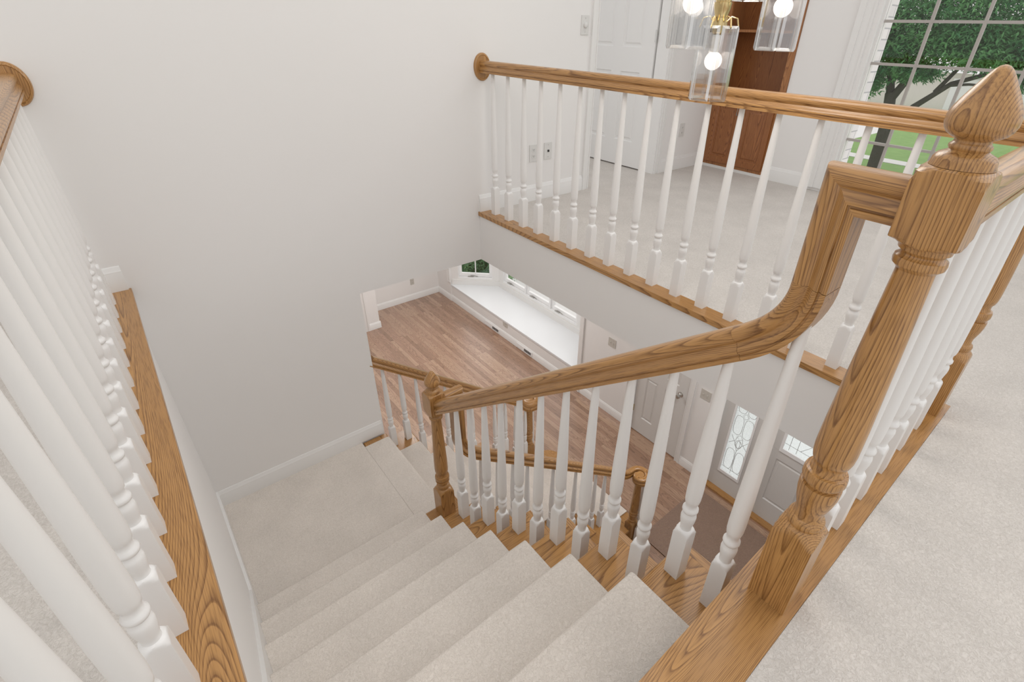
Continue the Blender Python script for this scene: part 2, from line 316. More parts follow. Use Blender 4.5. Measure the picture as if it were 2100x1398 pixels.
def sweep(bm, path, prof=HP, lateral=None, scale=1.0):
    """sweep a (u lateral, v up) profile along a path with mitred corners"""
    P = [Vector(p) for p in path]; rings = []
    n = len(P)
    for i in range(n):
        t0 = (P[i]-P[i-1]).normalized() if i else (P[1]-P[0]).normalized()
        t1 = (P[i+1]-P[i]).normalized() if i < n-1 else t0
        if lateral is not None:
            lat = Vector(lateral); up = lat.cross((t0+t1).normalized()).normalized()
            if up.z < -1e-3 or (abs(up.z) <= 1e-3 and False): up = -up
            h = (t0+t1).normalized().dot(t0)
            rings.append([bm.verts.new(P[i]+lat*u*scale+up*v*scale/max(h, .3)) for u, v in prof])
        else:
            tt = (t0+t1).normalized(); lat = tt.cross(Vector((0, 0, 1))).normalized(); up = lat.cross(tt).normalized()
            h = Vector((tt.x, tt.y, 0)).normalized().dot(Vector((t0.x, t0.y, 0)).normalized())
            rings.append([bm.verts.new(P[i]+lat*u*scale/max(h, .3)+up*v*scale) for u, v in prof])
    m = len(prof)
    for a, b in zip(rings, rings[1:]):
        for k in range(m): bm.faces.new((a[k], a[(k+1) % m], b[(k+1) % m], b[k]))
    cap(bm, rings[0], prof); cap(bm, rings[-1], prof)
# baseboard profile (out from the wall, up)
BBP = [(0, 0), (.015, 0), (.015, .082), (.0125, .088), (.0125, .094), (.009, .099), (.007, .110), (.003, .117), (0, .118)]
def baseboard(name, p0, p1, nrm, z, h=1.0):
    bm = bmesh.new(); p0 = Vector((*p0, z)); p1 = Vector((*p1, z)); nrm = Vector((*nrm, 0))
    a = [bm.verts.new(p0+nrm*u+Vector((0, 0, v*h))) for u, v in BBP]; b = [bm.verts.new(p1+nrm*u+Vector((0, 0, v*h))) for u, v in BBP]
    m = len(BBP)
    for k in range(m): bm.faces.new((a[k], a[(k+1) % m], b[(k+1) % m], b[k]))
    bm.faces.new(a[::-1]); bm.faces.new(b)
    return struct(obj(name, bm, M['trim'], smooth=25))

# ------------------------------------------------------------------ scene constants (metres)
RISE, RUN = 0.19, 0.2418
YC = -0.9563                        # nosing of the first step above the landing
ZL = -8*RISE                        # landing
ZF = -3.23                          # lower floor
XC0, XC1 = 0.4435, 1.3386           # carpet on the upper flight
XO = 1.542                          # outer end of the treads
YT = YC-7*RUN                       # edge of upper floor at stair head
YN = -2.7855
XF = 2.4346
ZC = -0.357                         # underside of the upper floor
XE1, XE0 = 5.07, 4.586              # exterior wall, upper and lower
X20, RUN2 = 1.525, 0.2385           # lower flight

# ------------------------------------------------------------------ structure
# big back wall y=0 with the opening under the floor line and the upper doorway
boxes_wall = [(-1.6, 1.518, 0, .12, ZF, 2.7), (1.518, 3.50, 0, .12, ZC, 2.7), (3.50, 4.35, 0, .12, 2.06, 2.7), (3.50, 4.35, 0, .12, ZC, -.012), (4.35, 5.60, 0, .12, ZC, 2.7)]
struct(boxes('wall_back', boxes_wall, M['wall'], smooth=None))
struct(boxes('wall_left', [(.33, .43, -2.75, -.0005, ZF, -.022)], M['wall'], smooth=None))
struct(boxes('wall_gallery_left', [(-1.7, -1.6, -4.4, .12, ZC, 2.7)], M['wall'], smooth=None))
# floor slab of the upper storey = ceiling of the lower one
slab = [(-1.6, .33, -4.4, -.0005, ZC, -.012), (.33, 1.50, -4.4, -2.665, ZC, -.022), (1.50, XF+.011, -4.4, -2.665, ZC, -.022), (XF+.011, XE1+.25, -4.4, -.0005, ZC, -.022),
        (1.518, 5.6, .1205, 4.95, ZC, -.012), (-1.6, 1.518, .1205, 4.95, ZC, -.012)]
struct(boxes('ceiling_lower', slab, M['wall'], smooth=None))
carp = [(-1.6, .328, -4.4, -.0005, -.012, .004), (.328, XE1, -4.4, YN, -.022, .004), (XF+.094, XE1, YN, -.0005, -.022, .004), (3.50, 4.35, -.0005, .1205, -.012, .004), (2.4, XE1, .1205, 2.2, -.012, .004)]
struct(boxes('floor_upper', carp, M['carpet'], smooth=None))
struct(boxes('floor_lower', [(-.2, XE0+.14, -4.4, 4.85, ZF-.05, ZF)], M['hardwood'], smooth=None))
# upper exterior wall x = XE1 (bookcase niche, window)
WY0, WY1, WZ0, WZ1 = -1.235, -3.40, .13, 2.30
struct(boxes('wall_right', [(XE1, XE1+.16, -.71, -.0005, 2.12, 2.7), (XE1, XE1+.16, WY0, -.71, -.022, 2.7), (XE1, XE1+.16, WY1, WY0, -.022, WZ0), (XE1, XE1+.16, WY1, WY0, WZ1, 2.7), (XE1, XE1+.16, -4.4, WY1, -.022, 2.7)], M['wall'], smooth=None))
struct(boxes('wall_bedroom', [(4.60, 4.70, .1205, 2.2, -.012, 2.7), (2.4, 4.6, 2.2, 2.3, -.012, 2.7)], M['wall'], smooth=None))
# lower exterior wall, plane x = XE0: closet door, sidelight+front door, bay opening
BY0, BY1 = 1.0, 4.33
ZB = -2.9
lw = [(XE0, XE0+.13, 4.33, 4.79, ZF, ZC), (XE0, XE0+.13, .06, BY0, ZF, ZC), (XE0, XE0+.13, -1.06, -.70, ZF, ZC), (XE0, XE0+.13, -.70, .0, -1.17, ZC), (XE0, XE0+.13, 0, .06, ZF, ZC),
      (XE0, XE0+.13, -2.62, -1.06, -1.13, ZC), (XE0, XE0+.13, -4.4, -2.62, ZF, ZC), (XE0, XE0+.13, BY0, BY1, -.75, ZC)]
struct(boxes('wall_entry', lw, M['wall'], smooth=None))
struct(boxes('wall_living', [(-.2, XE0+.13, 4.79, 4.91, ZF, ZC), (-.2, 3.156, 4.23, 4.79, ZF, ZC), (-.3, -.2, .12, 4.91, ZF, ZC)], M['wall'], smooth=None))
struct(boxes('wall_entry_side', [(-.2, XE0+.13, -4.5, -4.4, ZF, ZC)], M['wall'], smooth=None))
struct(boxes('wall_under_stair', [(1.44, 1.515, -2.66, -1.1, ZF, -1.75)], M['wall'], smooth=None))
# stair-side skirt board on the left wall
bm = bmesh.new()
def nose(y): return ZL+RISE+(YC-y)*RISE/RUN
prism(bm, [(-.0, ZL-.02), (-.0, ZL+.118), (YC+.155, ZL+.118), (-2.66, nose(-2.66)+.05), (-2.66, nose(-2.66)-.35), (YC-.3, ZL-.25)], 'x', .4300, .4432)
struct(obj('baseboard_stair', bm, M['trim'], smooth=None, bev=.002))
bm = bmesh.new()
baseboard('baseboard_landing', (.4432, 0), (1.505, 0), (0, -1), ZL)
baseboard('baseboard_upper_left', (-1.6, 0), (.445, 0), (0, -1), .0065)
baseboard('baseboard_back', (XF+.01, 0), (3.43, 0), (0, -1), .004)
baseboard('baseboard_back_right', (4.42, 0), (XE1, 0), (0, -1), .004)
baseboard('baseboard_window_side', (XE1, -.71), (XE1, -1.085), (-1, 0), .004)
baseboard('baseboard_living', (3.156, 4.79), (XE0, 4.79), (0, -1), ZF)
baseboard('baseboard_living_stub', (2.97, 4.23), (3.17, 4.23), (0, -1), ZF)
baseboard('baseboard_living_stub_side', (3.156, 4.2305), (3.156, 4.79), (1, 0), ZF)
baseboard('baseboard_entry', (XE0, 4.79), (XE0, 4.33), (-1, 0), ZF)
baseboard('baseboard_seat', (XE0+.012, 4.33), (XE0+.012, 1.0), (-1, 0), ZF)
baseboard('baseboard_entry_mid', (XE0, 1.0), (XE0, .066), (-1, 0), ZF)
baseboard('baseboard_entry_door', (XE0, -.766), (XE0, -1.045), (-1, 0), ZF)
# casing around a rectangular opening: legs + head. plane 'x' or 'y'
def casing(name, axis, p, a0, a1, z0, z1, wd, side, th=.018, head=True):
    bm = bmesh.new()
    def leg(u0, u1, v0, v1, d0=0.0, d1=th):
        lo, hi = sorted((p+side*d0, p+side*d1))
        if axis == 'x': bx(bm, lo, hi, u0, u1, v0, v1)
        else: bx(bm, u0, u1, lo, hi, v0, v1)
    for (u0, u1, outer) in ((a0-wd, a0, -1), (a1, a1+wd, 1)):
        leg(u0, u1, z0, z1+(wd if head else 0), 0, th*.6)
        if outer < 0: leg(u0, u0+wd*.38, z0, z1+(wd if head else 0), th*.6, th); leg(u1-wd*.14, u1, z0, z1, th*.6, th*.8)
        else: leg(u1-wd*.38, u1, z0, z1+(wd if head else 0), th*.6, th); leg(u0, u0+wd*.14, z0, z1, th*.6, th*.8)
    if head:
        leg(a0, a1, z1, z1+wd, 0, th*.6); leg(a0-0, a1+0, z1+wd*.62, z1+wd, th*.6, th)
    return struct(obj(name, bm, M['trim'], smooth=None, bev=.0015, bevseg=1))
casing('trim_upper_doorway', 'y', 0, 3.497, 4.353, .004, 2.06, .066, -1)
struct(boxes('trim_upper_jamb', [(3.497, 3.512, -.001, .121, .004, 2.06), (4.338, 4.353, -.001, .121, .004, 2.06), (3.512, 4.338, -.001, .121, 2.045, 2.06)], M['trim'], smooth=None))
casing('trim_closet', 'x', XE0, -.70, 0.0, ZF, -1.17, .066, -1)
casing('trim_living_opening', 'y', 4.23, 1.2, 2.90, ZF, -1.1, .075, -1)
casing('trim_entry_door', 'x', XE0, -2.62, -1.105, ZF, -1.13, .05, -1)
casing('trim_window', 'x', XE1, WY1, WY0+.02, WZ0-.10, WZ1, .115, -1, th=.028)
bm = bmesh.new()  # casing around the bay
bx(bm, XE0-.016, XE0, BY0-.075, BY0-.003, ZF, -.62); bx(bm, XE0-.022, XE0-.016, BY0-.075, BY0-.05, ZF, -.62)
bx(bm, XE0-.016, XE0, BY1+.003, BY1+.085, ZB+.04, -.62); bx(bm, XE0-.022, XE0-.016, BY1+.06, BY1+.085, ZB+.04, -.62)
struct(obj('trim_bay', bm, M['trim'], smooth=None, bev=.001, bevseg=1))

# ------------------------------------------------------------------ stairs
def step_profile(steps, s_start, z_start, s_end, r=.017, ov=.028, th=.035, lip=0.0):
    """outline of carpet over nosings; steps=[(s,z)] in descending order"""
    top = [(s_start, z_start)]
    for k, (s, z) in enumerate(steps):
        for a in range(0, 181, 30):
            t = R(90-a); top.append((s-r+r*math.cos(t), z-r+r*math.sin(t)))
        top.append((s-ov, z-2*r-.002))
        zn = steps[k+1][1] if k+1 < len(steps) else z-RISE
        top.append((s-ov, zn))
    return top
def carpet_run(name, steps, s_start, z_start, s_end, axis, a, b, parent, mat, first=None):
    top = list(first or [])+step_profile(steps, s_start, z_start, s_end)
    last = top[-1]; th = .03
    if s_end is not None: top.append((s_end, last[1])); last = top[-1]
    low = [(last[0], last[1]-th)]
    # underside follows below every tread and behind every riser
    zprev = last[1]
    for (s, z) in steps[::-1]:
        low.append((s-.028-th, zprev-th)); low.append((s-.028-th, z-th)); zprev = z
    low.append((top[0][0], low[-1][1]))
    bm = bmesh.new(); prism(bm, top+low, axis, a, b)
    return obj(name, bm, mat, parent, smooth=40)
st1 = thing('staircase', 'upper flight of cream carpeted steps in the foreground, with oak tread ends', 'staircase', (.9, -1.8, ZL))
steps1 = [(YC-RUN*(i-1), ZL+RISE*i) for i in range(7, 0, -1)]
carpet_run('carpet', steps1, YT-.012, steps1[0][1], 0.0, 'x', XC0, XC1, st1, M['carpet_stair'], first=[(YT-.012, -.032)])
for i in range(7, 0, -1):
    y = YC-RUN*(i-1)-.030; z = ZL+RISE*i-.010
    bm = bmesh.new()
    y_back = y-RUN+.0005 if i < 7 else YT-.012
    prism(bm, [(y_back, z), (y-.014, z), (y-.008, z-.002), (y-.002, z-.008), (y, z-.014), (y-.002, z-.021), (y-.008, z-.027), (y_back, z-.027)], 'x', XC1+.0005, XO-.0265)
    obj('tread', bm, M['oak_tread'], st1, smooth=40)
    boxes('riser', [(XC1+.0005, XO-.03, y-.034, y-.022, z-RISE+.0005, z-.0275)], M['oak_tread'], st1, smooth=None)
    boxes('tread_return', [(XO-.026, XO, y_back+.005, y, z-.027, z)], M['oak_tread_y'], st1, bev=.006)
boxes('riser', [(XC1+.0005, XO-.03, YT-.012, YT-.002, -RISE-.0095, -.032)], M['oak_tread'], st1, smooth=None)
bm = bmesh.new()
pts = []
for i in range(7, 0, -1):
    y = YC-RUN*(i-1)-.030; z = ZL+RISE*i-.0385
    pts += [(y-RUN-.025, z), (y-.036, z)]
pts += [(YC-.041, ZL-.03), (YC-.041, ZL-.25), (YT-.03, -.5), (YT-.03, -.19)]
prism(bm, pts, 'x', XO-.045, XO-.031)
obj('stringer', bm, M['trim'], st1, smooth=None)
# landing platform
boxes('landing_edge', [(XC1+.0005, X20, YC-.04, -.96, ZL-.03, ZL-.008), ], M['oak_tread_y'], st1, bev=.003)
ld = struct(boxes('floor_landing', [(.43, X20-.03, YC-.2, -.0005, ZL-.25, ZL-.031)], M['wall'], smooth=None))

st2 = thing('staircase', 'lower flight of cream carpeted steps, seen behind the white balusters below the landing', 'staircase', (2.4, -.45, ZF))
steps2 = [(X20+RUN2*j, ZL-RISE*j) for j in range(0, 8)]
CY0, CY1 = -.93, -.07
bm_first = None
carpet_run('carpet', steps2, XC1+.001, ZL, X20+RUN2*8-.02, 'y', CY0, CY1, st2, M['carpet_stair'])
for j in range(0, 8):
    x = X20+RUN2*j; z = ZL-RISE*j-.010; xb = x-RUN2-.0275
    if j == 0: xb = X20-.18
    for (ya, yb) in ((-1.17 if j else -1.0, CY0-.0005), (CY1+.0005, .130 if j else -.0165)):
        if j == 0 and ya > -.5:
            ya, yb = CY1+.0005, -.0165
        bm = bmesh.new()
        prism(bm, [(xb, z), (x-.014, z), (x-.008, z-.002), (x-.002, z-.008), (x, z-.014), (x-.002, z-.021), (x-.008, z-.027), (xb, z-.027)], 'y', ya, yb)
        obj('tread', bm, M['oak_tread_y'], st2, smooth=40)
        boxes('riser', [(x-.040, x-.028, ya+(.03 if ya < -.5 else 0), yb-(.03 if ya > -.5 else 0), z-RISE+.0005, z-.0275)], M['trim'], st2, smooth=None)
for ys in (-1.139, .085):
    bm = bmesh.new(); pts = []
    for j in range(7, 0, -1):
        x = X20+RUN2*j; z = ZL-RISE*j-.0385
        pts += [(x-.041, z), (x-RUN2-.03, z)]
    pts = [(X20+RUN2*7-.041, ZF+.001)]+pts+[(X20-.03, ZF+.001)]
    if ys > 0: pts[-1] = (1.53, ZF+.001); pts[-2] = (1.53, pts[-2][1])
    prism(bm, pts, 'y', ys, ys+.014); obj('stringer', bm, M['trim'], st2, smooth=None)
# starting step with rounded ends
xa, xb_, zt = X20+RUN2*7-.03, X20+RUN2*8+.02, ZF+RISE
bm = bmesh.new()
def bull(x0, x1, y0, y1, rr):
    pts = [(x0, y1)]
    cx_ = x1-rr
    pts.append((x0, y0))
    for a in range(-90, 1, 10): pts.append((cx_+rr*math.cos(R(a)), y0+rr+rr*math.sin(R(a))))
    for a in range(0, 91, 10): pts.append((cx_+rr*math.cos(R(a)), y1-rr+rr*math.sin(R(a))))
    return pts
prism(bm, bull(xa, xb_-.03, -1.27, .22, .14), 'z', ZF+.001, zt-.03); obj('starting_step_riser', bm, M['oak_tread_y'], st2, smooth=40)
bm = bmesh.new(); prism(bm, bull(xa+.003, xb_, -1.30, .25, .17), 'z', zt-.0295, zt-.003); obj('starting_tread', bm, M['oak_tread_y'], st2, smooth=40, bev=.006)
boxes('carpet', [(xa+.05, xb_+.004, CY0, CY1, zt-.0025, zt+.008)], M['carpet_stair'], st2, bev=.004)

# ------------------------------------------------------------------ balustrade parts
SB = .0215
def bal_mesh(H, hb=.184):
    big = .05
    pr = [(0, big), (hb-.012, big), (hb-.010, .0298), (hb-.006, .0272), (hb, .0235), (hb+.004, .0205), (hb+.006, .0155), (hb+.012, .0148), (hb+.022, .0165), (hb+.040, .0195), (hb+.052, .0202), (hb+.060, .0190), (hb+.066, .0150), (hb+.069, .0148),
          (hb+.072, .0190), (hb+.077, .0208), (hb+.083, .0205), (hb+.087, .0165), (hb+.093, .0148), (hb+.101, .0150), (hb+.106, .0178), (hb+.118, .0196), (hb+.145, .0205), (hb+.23, .0200)]
    z0, r0 = hb+.23, .0200
    for k in range(1, 9):
        t = k/8; pr.append((z0+(H-z0)*t, r0+(.0105-r0)*t))
    return pr
def baluster(parent, x, y, z, H, name='baluster', hb=.184):
    bm = bmesh.new(); turned(bm, bal_mesh(H, hb), SB, 0, 0, 0)
    return obj(name, bm, M['baluster'], parent, smooth=50, world=False), (x, y, z)
def place(o, P, parent):
    off = Vector((0, 0, 0)); p = parent
    while p: off += Vector(p.location); p = p.parent
    o.location = Vector(P)-off; return o
def clone(src, P, parent):
    c = src.copy(); col.objects.link(c); c.parent = parent; place(c, P, parent)
    for ch in src.children:
        d = ch.copy(); col.objects.link(d); d.parent = c
    return c
def newel(parent, x, y, z, hb=.236, zs=.424, ze=.830, top=True, block=(.866, .968), fin=True, mat=None):
    s = .0425; big = .1
    dz = zs-.424
    pr = [(0, big), (hb-.016, big), (hb-.013, .0590), (hb-.006, .0535), (hb+.002, .0465), (hb+.010, .0400), (hb+.013, .0350), (hb+.016, .0335), (hb+.022, .0355), (hb+.030, .0362), (hb+.036, .0340), (hb+.040, .0290), (hb+.047, .0270), (hb+.060, .0275)]
    v0 = hb+.066; v1 = zs-.062
    pr += [(v0, .0290), (v0+(v1-v0)*.3, .0340), (v0+(v1-v0)*.65, .0378), (v1-.004, .0385), (v1, .0378), (v1+.0015, .0320), (v1+.0075, .0315), (v1+.009, .0370), (v1+.016, .0400), (v1+.028, .0395), (v1+.035, .0375), (v1+.0365, .0315), (v1+.044, .0290), (v1+.050, .0285)]
    pr += [(zs-.004, .0300), (zs, .0330), (zs+.012, .0358), (zs+.030, .0370), (zs+.09, .0362)]
    for k in range(1, 7):
        t = k/6; z0 = zs+.09; z1 = ze-.012; pr.append((z0+(z1-z0)*t, .0362+(.0262-.0362)*t))
    pr += [(ze-.008, .0265), (ze-.004, .0300), (ze, .0345), (ze+.006, .0355), (ze+.012, .0345), (ze+.015, .0300), (ze+.018, .0285), (ze+.021, .0300), (ze+.024, .0345), (ze+.029, .0352), (ze+.033, .0380)]
    if block:
        b0, b1 = block
        pr += [(b0-.002, .0420), (b0+.001, .0460), (b0+.006, .0590), (b0+.008, big), (b1-.014, big), (b1-.012, .0590), (b1-.002, .0535), (b1+.003, .0470), (b1+.006, .0400)]
    bm = bmesh.new(); turned(bm, pr, s, x, y, z, 48)
    nw = obj('newel_post', bm, mat or M['oak_z'], parent, smooth=35, loc=None)
    if fin and block:
        b1 = block[1]
        fp = [(b1+.0065, .0385), (b1+.010, .0375), (b1+.016, .0365), (b1+.022, .0330), (b1+.026, .0250), (b1+.028, .0225), (b1+.031, .0245), (b1+.034, .0245), (b1+.037, .0215), (b1+.040, .0205), (b1+.042, .0215), (b1+.044, .0265),
              (b1+.048, .0330), (b1+.054, .0375), (b1+.061, .0398), (b1+.069, .0398), (b1+.078, .0372), (b1+.088, .0325), (b1+.098, .0268), (b1+.108, .0205), (b1+.117, .0150), (b1+.124, .0100), (b1+.128, .0055), (b1+.1295, .001)]
        bm = bmesh.new(); turned(bm, fp, None, x, y, z, 40)
        obj('finial', bm, mat or M['oak_z'], nw, smooth=50)
    return nw
def rosette(parent, x, y, z, ny=-1):
    bm = bmesh.new()
    lay = [(0, 1.0), (.008, 1.0), (.013, .95), (.015, .86), (.012, .82), (.012, .1)]
    rings = []
    for d, s in lay:
        rings.append([bm.verts.new((x+.060*s*math.cos(2*PI*k/48), y+ny*d, z+.078*s*math.sin(2*PI*k/48))) for k in range(48)])
    for a, b in zip(rings, rings[1:]):
        for k in range(48): bm.faces.new((a[k], a[(k+1) % 48], b[(k+1) % 48], b[k]))
    bm.faces.new(rings[0][::-1]); bm.faces.new(rings[-1])
    return obj('rosette', bm, M['oak_z'], parent, smooth=35)
def board(name, x0, x1, y0, y1, z0, z1, mat, parent):
    return boxes(name, [(x0, x1, y0, y1, z0, z1)], mat, parent, bev=.006)
ZR = .917                                   # gallery rail centre height
BH = ZR-.033
# --- left gallery
XLG = .366
b1 = thing('balustrade', 'balustrade at far left, white balusters on an oak board beside the blank wall', 'balustrade', (XLG, -1.4, 0))
board('shoe_rail', .3285, .4546, -2.665, -.0005, -.021, .006, M['oak_y'], b1)
bm = bmesh.new(); sweep(bm, [(XLG, -2.70, ZR-.02), (XLG, -.012, ZR-.02)]); obj('handrail', bm, M['oak_y'], b1)
rosette(b1, XLG, 0, ZR-.025)
src = None
ys = [-1.044-.1515*k for k in range(-6, 11)]
for y in ys:
    if y > -.06 or y < -2.62: continue
    if src is None: src, _ = baluster(b1, 0, 0, 0, BH-.006+.008); place(src, (XLG, y, .006), b1)
    else: clone(src, (XLG, y, .006), b1)
newel(b1, XLG, -2.728, .004)
# --- far gallery
XFG = 2.509
b2 = thing('balustrade', 'balustrade along the far upper hall, in front of the bookcase and open door', 'balustrade', (XFG, -1.4, 0))
board('shoe_rail', XF, XF+.0935, -2.6485, -.0005, -.021, .006, M['oak_y'], b2)
bm = bmesh.new(); sweep(bm, [(XFG-.004, -2.69, ZR), (XFG-.004, -.012, ZR)]); obj('handrail', bm, M['oak_y'], b2)
rosette(b2, XFG-.006, 0, ZR-.003)
for k, y in enumerate([-.109, -.262, -.418, -.569, -.728, -.882, -1.036, -1.183, -1.336, -1.489, -1.640, -1.790, -1.943, -2.097, -2.252, -2.406, -2.56]):
    clone(src, (XFG, y, .006), b2)
newel(b2, 2.520, -2.728, .004)
# --- near gallery (between the two big newels)
b3 = thing('balustrade', 'short balustrade along the carpet edge at right, behind the big acorn newel', 'balustrade', (2.0, -2.728, 0))
board('nosing_board', .4560, 2.589, YN+.0005, YT, -.0305, .006, M['oak_x'], b3)
bm = bmesh.new(); sweep(bm, [(1.4912, -2.728, ZR), (2.477, -2.728, ZR)]); obj('handrail', bm, M['oak_x'], b3)
for k in range(6):
    clone(src, (1.602+.1535*k, -2.728, .006), b3)
# --- upper flight balustrade
b4 = thing('balustrade', 'foreground stair balustrade with gooseneck oak handrail and big acorn newel post', 'balustrade', (1.448, -1.9, ZL))
XR = 1.448
newel(b4, XR, -2.7255, .006, hb=.230)
SL = RISE/RUN
def rail_z(y): return .268-SL*(y+2.095)
def bez(p0, p1, p2, n):
    return [tuple(p0[i]*(1-t)**2+2*p1[i]*t*(1-t)+p2[i]*t*t for i in range(3)) for t in [k/n for k in range(n+1)]]
yv = -2.594
path_top = [(XR, -2.6835, .923), (XR, yv, .923), (XR, yv, .752)]
bm = bmesh.new()
# the elbow: swept with a fixed lateral; lower side faces the newel
def sweep_v(bm, path, lat=(1, 0, 0), ups=None, part=None):
    P = [Vector(p) for p in path]; lat = Vector(lat); rings = []
    for i in range(len(P)):
        t0 = (P[i]-P[i-1]).normalized() if i else (P[1]-P[0]).normalized()
        t1 = (P[i+1]-P[i]).normalized() if i < len(P)-1 else t0
        t = (t0+t1).normalized(); up = t.cross(lat).normalized()*ups
        h = max(t.dot(t0), .3)
        if part and not (part[0] <= i <= part[1]): continue
        rings.append([bm.verts.new(P[i]+lat*u+up*v/h) for u, v in HP])
    m = len(HP)
    for a, b in zip(rings, rings[1:]):
        for k in range(m): bm.faces.new((a[k], a[(k+1) % m], b[(k+1) % m], b[k]))
    cap(bm, rings[0], HP); cap(bm, rings[-1], HP)
bm = bmesh.new(); sweep_v(bm, path_top, ups=-1, part=(0, 1)); obj('handrail_level', bm, M['oak_y'], b4)
bm = bmesh.new(); sweep_v(bm, path_top, ups=-1, part=(1, 2)); obj('handrail_drop', bm, M['oak_z'], b4)
y1 = -2.497; z1 = rail_z(y1)
curve = bez((XR, yv, .7515), (XR, yv-.002, z1+SL*(y1-yv)+.0), (XR, y1, z1), 12)
bm = bmesh.new(); sweep_v(bm, curve, ups=-1); obj('handrail_easement', bm, M['oak_s1'], b4)
ye = -1.0855
bm = bmesh.new(); sweep_v(bm, [(XR, y1+.0005, rail_z(y1+.0005)), (XR, ye, rail_z(ye))], ups=-1); obj('handrail', bm, M['oak_s1'], b4)
srcs = {}
def stair_bal(parent, x, y, z, H, hb=.184):
    key = round(H, 2)
    if key in srcs: return clone(srcs[key], (x, y, z), parent)
    o, _ = baluster(parent, 0, 0, 0, H, hb=hb); place(o, (x, y, z), parent); srcs[key] = o; return o
k = 0
for i in range(7, 1, -1):
    zt_ = ZL+RISE*i-.010
    for dy in (-.197, -.077):
        y = YC-RUN*(i-1)+dy
        stair_bal(b4, 1.4415, y, zt_, (rail_z(y)-.030-zt_) if y > -2.59 else .705-zt_)
newel(b4, XR, -1.0435, -1.34, hb=.188, zs=.320, ze=.716, block=(.752, .880))
# --- lower flight, near side
b5 = thing('balustrade', 'lower stair balustrade whose oak rail curls into a volute near the doormat', 'balustrade', (2.4, -1.043, ZF))
YR2 = -1.043
SL2 = RISE/RUN2
def rail2_z(x): return -1.385-SL2*(x-2.142)
XV = 1.578
gp = [(1.4908, YR2, -.530), (XV, YR2, -.530), (XV, YR2, -.84)]
bm = bmesh.new(); sweep_v(bm, gp, lat=(0, 1, 0), ups=1, part=(0, 1)); obj('handrail_level', bm, M['oak_x'], b5)
bm = bmesh.new(); sweep_v(bm, gp, lat=(0, 1, 0), ups=1, part=(1, 2)); obj('handrail_drop', bm, M['oak_z'], b5)
x1 = 1.69; bm = bmesh.new()
sweep_v(bm, bez((XV, YR2, -.8405), (XV, YR2, rail2_z(XV)), (x1, YR2, rail2_z(x1)), 12), lat=(0, 1, 0), ups=1)
obj('handrail_easement', bm, M['oak_s2'], b5)
VX, VY, VZ = 3.27, -1.129, -2.245
def volute(parent, side, vx, vy, vz, y0, xs):
    xa_ = vx-.10
    bm = bmesh.new()
    sweep_v(bm, [(xs, y0, rail2_z(xs)), (xa_-.08, y0, rail2_z(xa_-.08))], lat=(0, 1, 0), ups=1)
    obj('handrail', bm, M['oak_s2'], parent)
    p = bez((xa_-.0795, y0, rail2_z(xa_-.0795)), (xa_-.01, y0, vz), (vx, y0, vz), 8)
    r0 = abs(y0-vy); n = 40; tot = R(345)
    for k in range(1, n+1):
        a = tot*k/n; r = r0+(.024-r0)*(k/n)**1.25
        p.append((vx+r*math.sin(a), vy-side*r*math.cos(a)*-1 if side > 0 else vy+r*math.cos(a), vz))
    bm = bmesh.new(); sweep(bm, p); obj('handrail_volute', bm, M['oak_x'], parent, smooth=40)
    bm = bmesh.new(); turned(bm, [(-.036, .036), (-.034, .039), (.028, .039), (.0335, .035), (.0345, .030)], None, vx, vy, vz, 32)
    obj('volute_cap', bm, M['oak_x'], parent, smooth=40)
volute(b5, -1, VX, VY, VZ, YR2, x1+.0005)
b6 = thing('balustrade', 'lower stair balustrade beside the living room, its oak rail starting at the wall corner', 'balustrade', (2.2, .03, ZF))
def newel_low(parent, x, y, zb, zt_):
    H = zt_-zb; s = .044; big = .1
    pr = [(0, big), (.20, big), (.203, .055), (.215, .045), (.225, .034), (.235, .033), (.245, .036), (.255, .028), (.27, .028), (.30, .036), (.32, .0375), (.33, .032), (.34, .037), (.35, .037), (.36, .029), (.37, .032), (.39, .037), (.45, .036), (H-.04, .028), (H-.03, .034), (H-.02, .034), (H, .028)]
    bm = bmesh.new(); turned(bm, [(a, b*1.12 if b < big else b) for a, b in pr], s, x, y, zb, 32); obj('newel_post', bm, M['oak_z'], parent, smooth=35)
newel_low(b5, VX, VY, ZF+RISE-.002, VZ-.035)
YR3 = .030
x_in = 1.5185
volute(b6, 1, 3.02, YR3+.085, -2.075, YR3, x_in)
newel_low(b6, 3.02, YR3+.085, ZF+2*RISE-.008, -2.11)
for (dx, dy) in ((.07, .03), (-.045, .07)):
    stair_bal(b6, 3.02+dx, YR3+.085+dy, ZF+RISE-.003, -2.111-(ZF+RISE-.003))
for j in range(1, 8):
    zt_ = ZL-RISE*j-.010
    for dx in (-.175, -.055):
        x = X20+RUN2*j+dx
        if x > 1.64 and x < 3.12: stair_bal(b5, x, YR2, zt_, rail2_z(x)-.030-zt_)
        if x > 1.55 and x < 2.93: stair_bal(b6, x, YR3, zt_, rail2_z(x)-.030-zt_)
for (dx, dy) in ((.075, -.020), (.012, -.085)):
    stair_bal(b5, VX+dx, VY+dy+.01, ZF+RISE-.003, VZ-.036-(ZF+RISE-.003))

